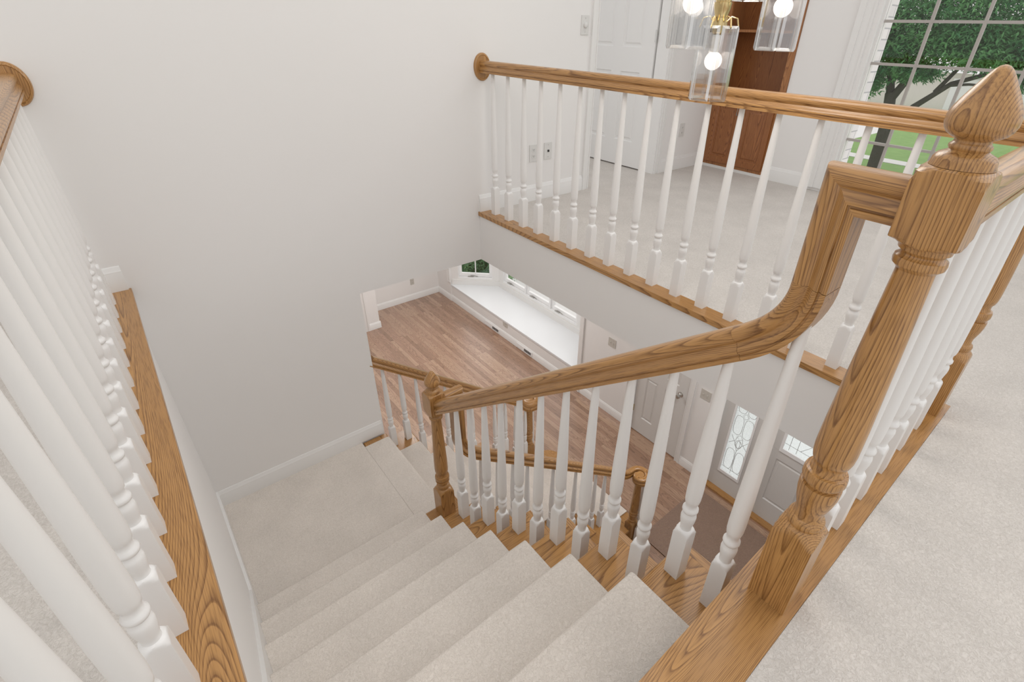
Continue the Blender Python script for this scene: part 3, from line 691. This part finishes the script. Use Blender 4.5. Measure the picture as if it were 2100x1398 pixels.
# ------------------------------------------------------------------ panel doors
def panel_door(name, parent, axis, p, side, a0, a1, z0, z1, panels, mat, th=.035):
    """leaf in plane axis=p, front face towards side; panels = [(a0,a1,z0,z1)] recessed with raised fields"""
    bm = bmesh.new()
    def B(u0, u1, v0, v1, d0, d1, inset=0):
        lo, hi = sorted((p-side*d0, p-side*d1))
        if axis == 'x': return bx(bm, lo, hi, u0, u1, v0, v1)
        return bx(bm, u0, u1, lo, hi, v0, v1)
    # back slab
    us = sorted({a0, a1, *[q[0] for q in panels], *[q[1] for q in panels]}); vs = sorted({z0, z1, *[q[2] for q in panels], *[q[3] for q in panels]})
    B(a0, a1, z0, z1, .010, th)
    for i in range(len(us)-1):
        for j in range(len(vs)-1):
            cu, cv = (us[i]+us[i+1])/2, (vs[j]+vs[j+1])/2
            if not any(q[0] < cu < q[1] and q[2] < cv < q[3] for q in panels): B(us[i], us[i+1], vs[j], vs[j+1], 0, .010)
    for q in panels:
        def V(u, v, d):
            t = p-side*d
            return bm.verts.new((t, u, v) if axis == 'x' else (u, t, v))
        g = .022; h = .014
        loops = []
        for ins, d in ((0, .0005), (.008, .0095), (g, .0095), (g+h, .003)):
            loops.append([V(q[0]+ins, q[2]+ins, d), V(q[1]-ins, q[2]+ins, d), V(q[1]-ins, q[3]-ins, d), V(q[0]+ins, q[3]-ins, d)])
        for A, Bq in zip(loops, loops[1:]):
            for k in range(4): bm.faces.new((A[k], A[(k+1) % 4], Bq[(k+1) % 4], Bq[k]))
        bm.faces.new(loops[-1])
    return obj(name, bm, mat, parent, smooth=None)
def six(a0, a1, z0, sc_=1.0, st=.11, mid=.10):
    w_ = a1-a0; m0, m1 = a0+w_/2-mid/2, a0+w_/2+mid/2
    rows = [(.22, .80), (1.0, 1.60), (1.70, 1.92)]
    return [(u0, u1, z0+r0*sc_, z0+r1*sc_) for r0, r1 in rows for u0, u1 in ((a0+st, m0), (m1, a1-st))]
d1 = thing('door_1', 'white six-panel door standing open behind the upper hall doorway', 'door', (4.33, .14, 0)); d1['kind'] = 'structure'
panel_door('door_leaf', d1, 'x', 4.325, -1, .135, .945, .016, 2.04, [(.27, .495, .24, .82), (.605, .83, .24, .82), (.27, .495, 1.012, 1.6), (.605, .83, 1.012, 1.6), (.27, .495, 1.70, 1.92), (.605, .83, 1.70, 1.92)], M['trim'])
for z in (.34, 1.1, 1.85): boxes('hinge', [(4.318, 4.3245, .124, .140, z-.045, z+.045)], M['steel'], d1, bev=.002)
d2 = thing('door_2', 'grey-white panelled closet door with round knob on the lower entry wall', 'door', (XE0, -.35, ZF)); d2['kind'] = 'structure'
panel_door('door_leaf', d2, 'x', XE0+.012, -1, -.697, -.003, ZF+.012, -1.175, [(-.30, -.135, ZF+.25, ZF+.86), (-.565, -.40, ZF+.25, ZF+.86), (-.30, -.135, ZF+1.0, ZF+1.6), (-.565, -.40, ZF+1.0, ZF+1.6), (-.30, -.135, ZF+1.7, ZF+1.93), (-.565, -.40, ZF+1.7, ZF+1.93)], M['door'])
bm = bmesh.new()
def lathe_x(bm, prof, x, y, z, n=24, sgn=-1):
    rings = [[bm.verts.new((x+sgn*d, y+r*math.cos(2*PI*k/n), z+r*math.sin(2*PI*k/n))) for k in range(n)] for d, r in prof]
    for a, b in zip(rings, rings[1:]):
        for k in range(n): bm.faces.new((a[k], a[(k+1) % n], b[(k+1) % n], b[k]))
    bm.faces.new(rings[0][::-1]); bm.faces.new(rings[-1])
lathe_x(bm, [(0, .032), (.004, .032), (.008, .022), (.02, .011), (.035, .011), (.042, .022), (.052, .029), (.064, .029), (.072, .020), (.074, .005)], XE0+.0125, -.60, -2.32)
obj('knob', bm, M['steel'], d2)
for z in (-2.89, -1.35): boxes('hinge', [(XE0+.002, XE0+.0115, -.012, .004, z-.045, z+.045)], M['brass'], d2)

# ------------------------------------------------------------------ front door and sidelight
d3 = thing('door_3', 'grey-white front door with leaded glass upper light and two lower panels', 'door', (XE0, -2.1, ZF)); d3['kind'] = 'structure'
DY0, DY1 = -2.575, -1.645
panel_door('door_leaf', d3, 'x', XE0+.03, -1, DY0, DY1, ZF+.02, -2.29, [(-2.03, -1.73, -2.96, -2.40), (-2.47, -2.17, -2.96, -2.40)], M['door'], th=.045)
boxes('door_stile', [(XE0+.03, XE0+.075, DY0, -2.49, -2.2895, -1.16), (XE0+.03, XE0+.075, -1.73, DY1, -2.2895, -1.16), (XE0+.03, XE0+.075, -2.49, -1.73, -1.28, -1.16)], M['door'], d3, smooth=None)
boxes('light_frame', [(XE0+.018, XE0+.0295, -2.49, -1.73, -2.2890, -2.245), (XE0+.018, XE0+.0295, -1.755, -1.73, -2.245, -1.28), (XE0+.018, XE0+.0295, -2.49, -2.465, -2.245, -1.28)], M['vinyl'], d3, bev=.003)
def glass_pane(nm, parent, y0, y1, z0, z1, x, mat): return boxes(nm, [(x, x+.006, y0, y1, z0, z1)], mat, parent, smooth=None)
glass_pane('glass_pane', d3, -2.488, -1.732, -2.2885, -1.282, XE0+.05, M['frost'])
def cames(parent, lines, x, r=.0035):
    bm = bmesh.new()
    for ln in lines:
        tube(bm, [(x, y, z) for y, z in ln], r, 6)
    return obj('lead_pattern', bm, M['lead'], parent)
L3 = [[(-2.49, -2.19), (-1.73, -2.19)]] + [[(y, -2.245), (y, -1.3)] for y in (-1.80, -1.87, -2.35, -2.42)]
cx3 = -2.11
L3 += [[(cx3+.10*math.cos(a)*s, -2.02+.14*math.sin(a)*s) for a in [2*PI*k/24 for k in range(25)]] for s in (1, .6)]
L3 += [[(-1.9, -2.19), (-2.0, -2.05), (-2.11, -2.16), (-2.22, -2.05), (-2.32, -2.19)]]
cames(d3, L3, XE0+.046, .0022)
w3 = thing('window_3', 'narrow sidelight with oval leaded glass pattern beside the front door', 'window', (XE0, -1.34, ZF)); w3['kind'] = 'structure'
boxes('sidelight_panel', [(XE0+.03, XE0+.07, -1.56, -1.105, ZF+.02, -2.97), (XE0+.03, XE0+.07, -1.225, -1.105, -2.97, -1.16), (XE0+.03, XE0+.07, -1.56, -1.455, -2.97, -1.16), (XE0+.03, XE0+.07, -1.455, -1.225, -1.3, -1.16)], M['door'], w3, smooth=None)
boxes('light_frame', [(XE0+.018, XE0+.0295, -1.465, -1.215, -2.975, -2.94), (XE0+.018, XE0+.0295, -1.235, -1.215, -2.94, -1.3), (XE0+.018, XE0+.0295, -1.465, -1.445, -2.94, -1.3)], M['vinyl'], w3, bev=.003)
boxes('mullion', [(XE0-.012, XE0+.09, -1.640, -1.565, ZF+.02, -1.13)], M['door'], w3, bev=.004)
glass_pane('glass_pane', w3, -1.454, -1.226, -2.969, -1.301, XE0+.05, M['frost'])
cy = -1.34; LL = [[(-1.445, -2.90), (-1.235, -2.90)], [(cy, -2.94), (cy, -2.62)]]
for s in (-1, 1):
    for (z0, z1) in ((-2.90, -2.62), (-2.42, -2.18), (-2.14, -1.90), (-1.86, -1.6)):
        zc, hz = (z0+z1)/2, (z1-z0)/2
        LL.append([(cy+s*(.006+.0465)+.0465*math.copysign(min(1, abs(math.cos(a))**.6), math.cos(a)), zc+hz*math.copysign(abs(math.sin(a))**.6, math.sin(a))) for a in [2*PI*k/24 for k in range(25)]])
for zc in (-2.16, -2.44, -1.88):
    LL.append([(cy-.03, zc), (cy, zc+.035), (cy+.03, zc), (cy, zc-.035), (cy-.03, zc)])
for s in (-1, 1): LL.append([(cy+s*.10, -2.56), (cy+s*.04, -2.50), (cy+s*.03, -2.44)]); LL.append([(cy+s*.09, -2.45), (cy+s*.03, -2.54), (cy, -2.62)])
LL.append([(cy+.035*math.cos(a), -2.53+.05*math.sin(a)) for a in [2*PI*k/16 for k in range(17)]])
LL.append([(cy+.018*math.cos(a), -2.53+.05*math.sin(a)) for a in [2*PI*k/16 for k in range(17)]])
cames(w3, LL, XE0+.046, .0022)
struct(boxes('trim_threshold', [(XE0-.045, XE0+.13, -2.62, -1.10, ZF, ZF+.019)], M['oak_y'], bev=.004))

# ------------------------------------------------------------------ bay window with seat
P1, P2, P3, P4 = Vector((XE0+.03, BY1-.005)), Vector((5.24, 3.742)), Vector((5.24, 1.60)), Vector((XE0+.03, BY0+.005))
seat = thing('window_seat', 'long white window seat top over a painted front panel, under the bay window', 'window seat', (XE0+.2, 2.66, ZF))
bm = bmesh.new(); prism(bm, [(XE0+.002, BY0+.002), (XE0+.002, BY1-.002), (P2.x+.02, P2.y-.01), (P3.x+.02, P3.y+.01)], 'z', ZB-.03, ZB); obj('seat_top', bm, M['seat'], seat, bev=.004)
boxes('front_panel', [(XE0+.012, XE0+.03, BY0+.002, BY1-.002, ZF, ZB-.0305)], M['wall'], seat, smooth=None)
bay = thing('window_2', 'white bay window above the seat, with crank casement sashes', 'window', (5.1, 2.66, ZB)); bay['kind'] = 'structure'
def bay_side(A, B, mulls, z_sill, tag_):
    """framed glazed wall from A to B (2D) above the seat; mulls = fractions between sashes"""
    d = (B-A); Ln = d.length; t = d/Ln; nrm = Vector((t.y, -t.x))
    if nrm.x > 0: nrm = -nrm            # into the room (towards -x)
    def B3(bm, s0, s1, o0, o1, z0, z1):
        vs = []
        for s in (s0, s1):
            for o in (o0, o1):
                for z in (z0, z1):
                    q = A+t*s-nrm*o; vs.append(bm.verts.new((q.x, q.y, z)))
        for f in ((0, 1, 3, 2), (4, 6, 7, 5), (0, 4, 5, 1), (2, 3, 7, 6), (0, 2, 6, 4), (1, 5, 7, 3)): bm.faces.new([vs[i] for i in f])
    e = .12
    bm = bmesh.new()
    B3(bm, 0, Ln, 0, .10, ZB, z_sill); B3(bm, 0, e, 0, .10, z_sill, -.75); B3(bm, Ln-e, Ln, 0, .10, z_sill, -.75)
    B3(bm, 0, Ln, -.012, 0, ZB, ZB+.10)
    obj('window_frame', bm, M['trim'], bay, smooth=None)
    cuts = [e]+[e+(Ln-2*e)*m for m in mulls]+[Ln-e]
    for a, b in zip(cuts, cuts[1:]):
        bm = bmesh.new(); a2, b2_ = a+.012, b-.012
        B3(bm, a, b, .004, .095, z_sill, z_sill+.03)
        B3(bm, a, a2, .004, .095, z_sill+.03, -.76); B3(bm, b2_, b, .004, .095, z_sill+.03, -.76)
        B3(bm, a2, b2_, .035, .075, z_sill+.035, z_sill+.095); B3(bm, a2, a2+.045, .035, .075, z_sill+.095, -.78); B3(bm, b2_-.045, b2_, .035, .075, z_sill+.095, -.78)
        if tag_ == 'angled': B3(bm, (a+b)/2-.008, (a+b)/2+.008, .045, .065, z_sill+.095, -.78)
        sash = obj('sash', bm, M['vinyl'], bay, smooth=None, bev=.002, bevseg=1)
        bm = bmesh.new(); B3(bm, a2+.045, b2_-.045, .053, .057, z_sill+.095, -.78); obj('pane', bm, M['glass'], sash, smooth=None)
        bm = bmesh.new(); cxx = a+.22 if tag_ == 'angled' else a+.16
        B3(bm, cxx-.05, cxx+.05, .008, .03, z_sill+.030, z_sill+.045)
        q = A+t*cxx-nrm*.018; q2 = A+t*(cxx+.13)-nrm*.012
        tube(bm, [(q.x, q.y, z_sill+.045), (q.x, q.y, z_sill+.060), ((q.x+q2.x)/2, (q.y+q2.y)/2, z_sill+.066), (q2.x, q2.y, z_sill+.050)], .006, 8)
        obj('crank', bm, M['steel'], sash)
bay_side(P1, P2, [], -2.78, 'angled')
bay_side(P2, P3, [.333, .667], -2.78, 'back')
bay_side(P3, P4, [], -2.78, 'angled')
bm = bmesh.new(); prism(bm, [(XE0+.002, BY0+.002), (XE0+.002, BY1-.002), (P2.x+.1, P2.y+.03), (P3.x+.1, P3.y-.03)], 'z', -.75, -.70); struct(obj('ceiling_bay', bm, M['wall'], smooth=None))

# ------------------------------------------------------------------ upper window
win = thing('window_1', 'tall divided-light window at top right looking onto the street tree', 'window', (XE1, -2.3, 0)); win['kind'] = 'structure'
bm = bmesh.new(); GX = XE1+.075
bx(bm, XE1+.001, XE1+.14, WY0-.0, WY0-.012, WZ0, WZ1); bx(bm, XE1+.001, XE1+.14, WY1, WY1+.012, WZ0, WZ1); bx(bm, XE1+.001, XE1+.14, WY1+.012, WY0-.012, WZ0, WZ0+.012)
bx(bm, GX-.03, GX+.04, WY0-.012, -1.262, WZ0+.012, WZ1); bx(bm, GX-.03, GX+.04, WY1+.012, WY1+.04, WZ0+.012, WZ1); bx(bm, GX-.03, GX+.04, WY1+.04, -1.262, WZ0+.012, .165)
bx(bm, GX-.03, GX+.04, WY1+.04, -1.262, WZ1-.03, WZ1)
obj('window_frame', bm, M['trim'], win, smooth=None, bev=.002, bevseg=1)
bm = bmesh.new()
for k in range(1, 7):
    y = -1.253-.302*k
    if y > WY1+.05: bx(bm, GX-.012, GX+.012, y-.009, y+.009, .165, WZ1-.03)
for z in (.43, .70, .97, 1.24, 1.51, 1.78, 2.05): bx(bm, GX-.0115, GX+.0115, WY1+.04, -1.262, z-.009, z+.009)
obj('muntins', bm, M['muntin'], win, smooth=None)
boxes('pane', [(GX-.003, GX+.003, WY1+.04, -1.262, .165, WZ1-.03)], M['glass'], win, smooth=None)

# ------------------------------------------------------------------ built-in bookcase
bk = thing('bookcase', 'dark reddish oak built-in bookcase with lower doors beside the upper window', 'bookcase', (XE1, -.355, 0))
bx0 = XE1-.012
boxes('face_frame', [(bx0, bx0+.02, -.068, -.003, .03, 2.10), (bx0, bx0+.02, -.708, -.655, .03, 2.10), (bx0, bx0+.02, -.655, -.068, .03, .075), (bx0, bx0+.02, -.655, -.068, .60, .635), (bx0, bx0+.02, -.655, -.068, 2.05, 2.10)], M['cabinet_frame'], bk, bev=.002, bevseg=1)
boxes('back_panel', [(XE1+.27, XE1+.285, -.705, -.005, .0, 2.10)], M['cabinet'], bk, smooth=None)
boxes('side_panel', [(bx0+.0205, XE1+.27, -.705, -.69, .0, 2.10)], M['cabinet_frame'], bk, smooth=None)
boxes('side_panel', [(bx0+.0205, XE1+.27, -.02, -.005, .0, 2.10)], M['cabinet_frame'], bk, smooth=None)
boxes('counter', [(bx0+.0205, XE1+.27, -.69, -.02, .60, .62)], M['cabinet_frame'], bk, smooth=None)
boxes('shelf', [(bx0+.015, XE1+.27, -.69, -.02, 1.148, 1.168)], M['cabinet_frame'], bk, bev=.002)
boxes('shelf', [(bx0+.03, XE1+.27, -.69, -.02, 1.62, 1.64)], M['cabinet_frame'], bk, bev=.002)
boxes('kick_board', [(bx0+.002, bx0+.02, -.708, -.003, .004, .0295)], M['trim'], bk, smooth=None)
for (a, b) in ((-.358, -.064), (-.659, -.362)):
    dr = panel_door('cabinet_door', bk, 'x', bx0-.018, -1, a, b, .062, .612, [(a+.05, b-.05, .112, .562)], M['cabinet'], th=.017)
    hy = a+.028 if a > -.5 else b-.028
    bm = bmesh.new(); tube(bm, [(bx0-.019, hy, .50), (bx0-.04, hy, .50), (bx0-.04, hy, .57), (bx0-.019, hy, .57)], .005, 8); obj('handle', bm, M['steel'], dr)

# ------------------------------------------------------------------ plates, outlets, vents
def plate(name, label, cat, axis, p, side, a, z, w_=.072, h=.116, kind='outlet', mat=None, group=None):
    mat = mat or M['plate_w']
    loc = (p, a, z) if axis == 'x' else (a, p, z)
    t = thing(name, label, cat, loc, group)
    def B(bm, u0, u1, v0, v1, d0, d1):
        lo, hi = sorted((p+side*d0, p+side*d1))
        if axis == 'x': bx(bm, lo, hi, a+u0, a+u1, z+v0, z+v1)
        else: bx(bm, a+u0, a+u1, lo, hi, z+v0, z+v1)
    bm = bmesh.new(); B(bm, -w_/2, w_/2, -h/2, h/2, 0.0003, .006); obj('cover_plate', bm, mat, t, bev=.002)
    if kind == 'outlet':
        for dz in (-.022, .022):
            bm = bmesh.new(); B(bm, -.016, .016, dz-.013, dz+.013, .0062, .0080); s = obj('socket', bm, mat, t, bev=.003)
            bm = bmesh.new()
            for du in (-.006, .006): B(bm, du-.0012, du+.0012, dz-.003, dz+.006, .0081, .0084)
            B(bm, -.002, .002, dz-.009, dz-.006, .0081, .0084); obj('slot', bm, M['dark'], s, smooth=None)
    elif kind == 'toggle2':
        for du in (-.023, .023):
            bm = bmesh.new(); B(bm, du-.005, du+.005, -.011, .011, .0062, .0075); s = obj('switch', bm, mat, t, bev=.0005)
            bm = bmesh.new(); B(bm, du-.0035, du+.0035, -.002, .006, .0076, .016); obj('toggle', bm, mat, s)
            bm = bmesh.new(); B(bm, du-.003, du+.003, .027, .033, .0062, .0070); B(bm, du-.003, du+.003, -.033, -.027, .0062, .0070); obj('screw', bm, M['steel'], t, smooth=None)
    elif kind == 'dimmer':
        n = 24; rr = ((.0062, .018), (.012, .018), (.020, .015), (.022, .012)); bm = bmesh.new(); rings = []
        for d, r in rr:
            rings.append([bm.verts.new((a+r*math.cos(2*PI*k/n), p+side*d, z+r*math.sin(2*PI*k/n)) if axis == 'y' else (p+side*d, a+r*math.cos(2*PI*k/n), z+r*math.sin(2*PI*k/n))) for k in range(n)])
        for A, Bq in zip(rings, rings[1:]):
            for k in range(n): bm.faces.new((A[k], A[(k+1) % n], Bq[(k+1) % n], Bq[k]))
        bm.faces.new(rings[0][::-1]); bm.faces.new(rings[-1]); obj('dimmer_knob', bm, mat, t)
        bm = bmesh.new()
        B(bm, -.003, .003, .038, .044, .0062, .0068); B(bm, -.003, .003, -.044, -.038, .0062, .0068); obj('screw', bm, M['steel'], t, smooth=None)
    elif kind == 'jack':
        bm = bmesh.new(); B(bm, -.007, .007, -.007, .007, .0062, .012); obj('jack', bm, M['dark'], t, smooth=None)
        bm = bmesh.new(); B(bm, -.003, .003, .040, .046, .0062, .0068); B(bm, -.003, .003, -.046, -.040, .0062, .0068); obj('screw', bm, M['steel'], t, smooth=None)
    return t
plate('dimmer_switch', 'white dimmer switch with a round knob on the upper wall beside the doorway', 'light switch', 'y', 0, -1, 3.368, 1.157, kind='dimmer')
plate('cable_jack', 'white wall plate with one dark jack in the middle, seen between the balusters', 'wall plate', 'y', 0, -1, 3.063, .352, kind='jack')
plate('outlet', 'white wall plate left of the dark jack plate, half hidden by a baluster', 'outlet', 'y', 0, -1, 2.925, .350, kind='outlet')
plate('outlet', 'white outlet near the bookcase, in the upper hall corner', 'outlet', 'y', 0, -1, 4.690, .356, kind='outlet')
plate('light_switch', 'ivory double toggle switch plate on the lower wall between closet and front door', 'light switch', 'x', XE0, -1, -.895, -2.135, w_=.118, kind='toggle2', mat=M['plate'])
plate('light_switch', 'double switch plate on the lower wall beside the end of the window seat', 'light switch', 'x', XE0, -1, .440, -2.165, w_=.118, kind='toggle2', mat=M['plate'])
plate('outlet', 'ivory outlet on the front panel of the window seat', 'outlet', 'x', XE0+.012, -1, 2.68, -2.975, w_=.118, h=.072, kind='outlet', mat=M['plate'])
plate('outlet', 'grey outlet on the far living room wall beneath the upper floor edge', 'outlet', 'y', 4.79, -1, 4.06, -2.87, mat=M['plate'])
def vent(a0, a1, dark0, dark1, label):
    t = thing('floor_register', label, 'vent', (XE0, (a0+a1)/2, ZF+.09))
    x = XE0-.004
    boxes('grille_plate', [(x-.006, x-.0005, a0, a1, ZF+.018, ZF+.092)], M['vinyl'], t, bev=.002)
    bm = bmesh.new()
    n = 6
    for k in range(n):
        u0 = dark0+(dark1-dark0)*k/n
        bx(bm, x-.0068, x-.0061, u0+.003, u0+(dark1-dark0)/n-.003, ZF+.032, ZF+.078)
    obj('slot', bm, M['dark'], t, smooth=None)
vent(2.83, 3.24, 2.85, 3.02, 'white baseboard vent with dark slots, the farther one under the window seat')
vent(1.98, 2.36, 2.0, 2.17, 'white baseboard vent with dark slots, the nearer one under the window seat')

# ------------------------------------------------------------------ entry mat
t = boxes('doormat', [(3.48, 4.44, -2.75, -1.13, ZF+.0005, ZF+.010)], M['rug'], bev=.003)
tag(t, 'brown ribbed doormat on the hardwood in front of the front door', 'doormat')

# ------------------------------------------------------------------ chandelier
OX, OY, OZ = 1.997, -1.955, .955
ch = thing('chandelier', 'brass chandelier with clear glass panels and glowing round bulbs over the stairwell', 'chandelier', (OX, OY, 1.6))
def bulb_light(x, y, z, power):
    l = bpy.data.lights.new('bulb_light', 'POINT'); l.energy = power; l.shadow_soft_size = .28; l.color = (1, .95, .89)
    o = bpy.data.objects.new('bulb_light', l); col.objects.link(o); o.parent = ch; place(o, (x, y, z), ch)
bm = bmesh.new()
turned(bm, [(.66, .012), (.45, .012), (.44, .03), (.42, .035), (.40, .028), (.37, .013), (.30, .012), (.292, .026), (.286, .030), (.27, .028), (.235, .015), (.212, .0165), (.205, .013), (.20, .008)][::-1], None, OX, OY, OZ, 24)
obj('stem', bm, M['brass'], ch)
PRO = {}
def shade(x, y, zb, rot, L_=.192, arm=True):
    zt_ = zb+L_
    cup = bmesh.new(); turned(cup, [(L_-.022, .010), (L_-.016, .017), (L_+.004, .019), (L_+.02, .016), (L_+.04, .022), (L_+.055, .024), (L_+.06, .008)], None, x, y, zb, 20)
    for k in range(6):
        a = rot+PI/3*k
        c, s = math.cos(a), math.sin(a)
        tube(cup, [(x+c*.014, y+s*.014, zt_+.006), (x+c*.030, y+s*.030, zt_+.022), (x+c*.046, y+s*.046, zt_+.018), (x+c*.053, y+s*.053, zt_-.004), (x+c*.050, y+s*.050, zt_-.016)], .0022, 6)
    lamp = obj('lamp_holder', cup, M['brass'], ch)
    if arm:
        bm = bmesh.new(); p = [(x, y, zt_+.06), (x, y, zt_+.12)]
        mx_, my_ = (x+OX)/2, (y+OY)/2
        p += [((x*2+OX)/3, (y*2+OY)/3, zt_+.20), ((x+OX*2)/3, (y+OY*2)/3, zt_+.22), (OX, OY, zt_+.20)]
        tube(bm, p, .006, 8); obj('arm', bm, M['brass'], ch)
    bm = bmesh.new(); bmesh.ops.create_uvsphere(bm, u_segments=20, v_segments=14, radius=.0245, matrix=Matrix.Translation((x, y, zb+L_-.088)))
    obj('bulb', bm, M['bulb'], lamp)
    bm = bmesh.new(); turned(bm, [(L_-.072, .010), (L_-.045, .013), (L_-.0225, .013)], None, x, y, zb, 16); obj('socket_sleeve', bm, M['plate_w'], lamp)
    for k in range(6):
        a = rot+PI/3*k; c, s = math.cos(a), math.sin(a)
        def V(u, d, z): return (x+c*d-s*u, y+s*d+c*u, z)
        hw, r0, th, bv = .0255, .0475, .006, .007
        bm = bmesh.new()
        back = [bm.verts.new(V(u, r0, z)) for u, z in ((-hw, zb), (hw, zb), (hw, zt_), (-hw, zt_))]
        mid = [bm.verts.new(V(u, r0+th*.4, z)) for u, z in ((-hw, zb), (hw, zb), (hw, zt_), (-hw, zt_))]
        fro = [bm.verts.new(V(u, r0+th, z)) for u, z in ((-hw+bv, zb+bv), (hw-bv, zb+bv), (hw-bv, zt_-bv), (-hw+bv, zt_-bv))]
        bm.faces.new(back[::-1])
        for A, Bq, mi in ((back, mid, 1), (mid, fro, 1)):
            for q in range(4): bm.faces.new((A[q], A[(q+1) % 4], Bq[(q+1) % 4], Bq[q])).material_index = mi
        bm.faces.new(fro)
        obj('glass_panel', bm, [M['crystal'], M['bevel']], lamp, smooth=None)
bulb_light(OX, OY, OZ+.50, 20.0)
shade(OX, OY, OZ, R(10), arm=False)
for dx, dy in ((-.154, -.010), (.085, -.131), (.068, .139)):
    shade(OX+dx, OY+dy, 1.090, math.atan2(dy, dx))
for k in range(6):
    a = R(20+60*k); shade(OX+.34*math.cos(a), OY+.34*math.sin(a), 1.222, a)

# ------------------------------------------------------------------ outdoors
struct(boxes('ground_lawn', [(4.75, 120, -60, 60, -3.55, -3.45)], M['grass'], smooth=None))
boxp = [(26.1, 27.0, -60, 60, -3.448, -3.43)]
t = boxes('sidewalk', boxp, M['concrete'], smooth=None); tag(t, 'pale concrete sidewalk crossing the lawn behind the street tree', 'sidewalk')
struct(boxes('ground_bounce', [(4.76, 19, -25, .9, -3.449, -3.42), (5.3, 19, .9, 4.75, -3.449, -3.43)], M['concrete'], smooth=None))  # pale slabs added to brighten the lower glass and cut green lawn bounce
struct(boxes('ground_driveway', [(30.5, 46, 7.6, 30, -3.449, -3.435), (38.5, 44.5, -60, 7.6, -3.449, -3.44)], M['concrete'], smooth=None))
t = boxes('brick_pier', [(XE1+.165, XE1+.46, -1.185, -.72, -3.45, 3.2)], M['brick'], smooth=None); tag(t, 'white painted brick wall edge just outside the upper window', 'brick wall')
hs = thing('house', 'pale house with light shingle roof and white garage door across the street', 'house', (50, 7, -3.44))
boxes('wall', [(47.0, 55, -4, 22, -3.44, -.6)], M['siding'], hs, smooth=None)
bm = bmesh.new(); prism(bm, [(46.2, -.7), (51.0, 2.4), (56, -.7)], 'y', -5, 23); obj('roof', bm, M['roof'], hs, smooth=None)
boxes('garage_door', [(46.93, 46.99, 2.5, 8.0, -3.43, -1.05)], M['garage'], hs, smooth=None)
boxes('window', [(46.95, 46.99, 12.5, 14.5, -2.3, -1.2)], M['lead'], hs, smooth=None)
def leaf_cloud(bm, blobs, n, ln, wd, rng):
    for _ in range(n):
        c, rx, ry, rz = rng.choice(blobs)
        v = Vector((rng.gauss(0, .52), rng.gauss(0, .52), rng.gauss(0, .52)))
        if v.length > 1.5: v = v.normalized()*rng.uniform(.5, 1.3)
        p = Vector(c)+Vector((v.x*rx, v.y*ry, v.z*rz))
        q = Euler((rng.uniform(-.9, .9), rng.uniform(-.9, .9), rng.uniform(0, 6.28))).to_matrix()
        # a sprig: midrib with a droop
        s = rng.uniform(.7, 1.3); a = q @ Vector((ln*s, 0, 0)); b = q @ Vector((0, wd*s, 0)); d = Vector((0, 0, -ln*.25*s))
        v0 = bm.verts.new(p-b*.3); v1 = bm.verts.new(p+a*.5-b); v2 = bm.verts.new(p+a+d); v3 = bm.verts.new(p+a*.5+b)
        bm.faces.new((v0, v1, v2, v3))
tr = thing('tree', 'green leafy street tree with dark forked trunk outside the upper window', 'tree', (24, 4.15, -3.45))
bm = bmesh.new()
tube(bm, [(24, 4.13, -3.5), (24, 4.16, -2.6), (24, 4.22, -1.6), (24, 4.42, -.6)], .24, 12, .19)
tube(bm, [(24, 4.40, -.75), (24.1, 4.75, .3), (24.2, 5.2, 1.6), (24, 5.4, 3.2)], .15, 10, .06)
tube(bm, [(24, 4.36, -.85), (23.9, 3.95, .0), (24, 3.75, 1.2), (24.1, 3.9, 3.0)], .15, 10, .05)
tube(bm, [(24, 4.10, -1.9), (23.9, 3.5, -1.0), (23.8, 2.6, -.15), (23.7, 1.4, .35), (23.6, .3, .7)], .13, 10, .035)
tube(bm, [(23.85, 3.0, -.45), (23.8, 2.5, .45), (23.9, 1.9, 1.5)], .08, 8, .03)
tube(bm, [(23.8, 2.7, -.2), (23.4, 2.0, -.1), (23.3, 1.2, -.1)], .06, 8, .02)
tube(bm, [(24.1, 4.9, .8), (23.9, 5.6, 1.0), (23.7, 6.2, .9)], .06, 8, .02)
obj('trunk', bm, M['bark'], tr)
rng = random.Random(3)
blobs = [((23.7, 5.2, 1.9), 1.2, 1.4, 1.2), ((23.6, 2.0, .75), .9, 1.2, .35), ((23.6, .6, .45), .9, 1.0, .55), ((24, 3.4, 1.9), 1.4, 2.0, 1.0), ((24, 4.3, 2.6), 1.7, 2.2, 1.5), ((24, 2.2, 2.4), 1.6, 1.9, 1.2), ((24, .4, 2.2), 1.5, 1.7, 1.1), ((24, -1.3, 2.1), 1.5, 1.6, 1.6), ((23.6, 5.6, .9), .8, .75, 1.0), ((23.6, 5.3, -.2), .5, .55, .5),
         ((23.8, 4.4, .95), 1.0, 1.2, .6), ((23.8, 2.6, 1.25), 1.1, 1.2, .45), ((23.7, 1.1, 1.3), 1.0, 1.3, .55), ((23.7, -.3, .8), 1.1, 1.3, .9), ((23.7, 4.0, .2), .6, .9, .3), ((24, 3.0, 4.3), 2.2, 4.0, 1.5), ((23.6, .2, .35), .8, .8, .4), ((23.6, -1.8, .0), 1.0, 1.0, 1.0)]
bm = bmesh.new(); leaf_cloud(bm, blobs, 60000, .17, .032, rng); obj('foliage', bm, M['leaf'], tr, smooth=None)
bu = thing('bush', 'green bush outside the far pane of the bay window', 'bush', (5.75, 5.0, -3.45))
bm = bmesh.new(); tube(bm, [(5.75, 5.0, -3.47), (5.75, 5.0, -3.2), (5.8, 5.05, -3.0)], .03, 8, .015); obj('stem', bm, M['bark'], bu)
bm = bmesh.new(); leaf_cloud(bm, [((5.75, 5.0, -3.05), .42, .6, .36)], 2600, .11, .018, rng); obj('foliage', bm, M['bush'], bu, smooth=None)
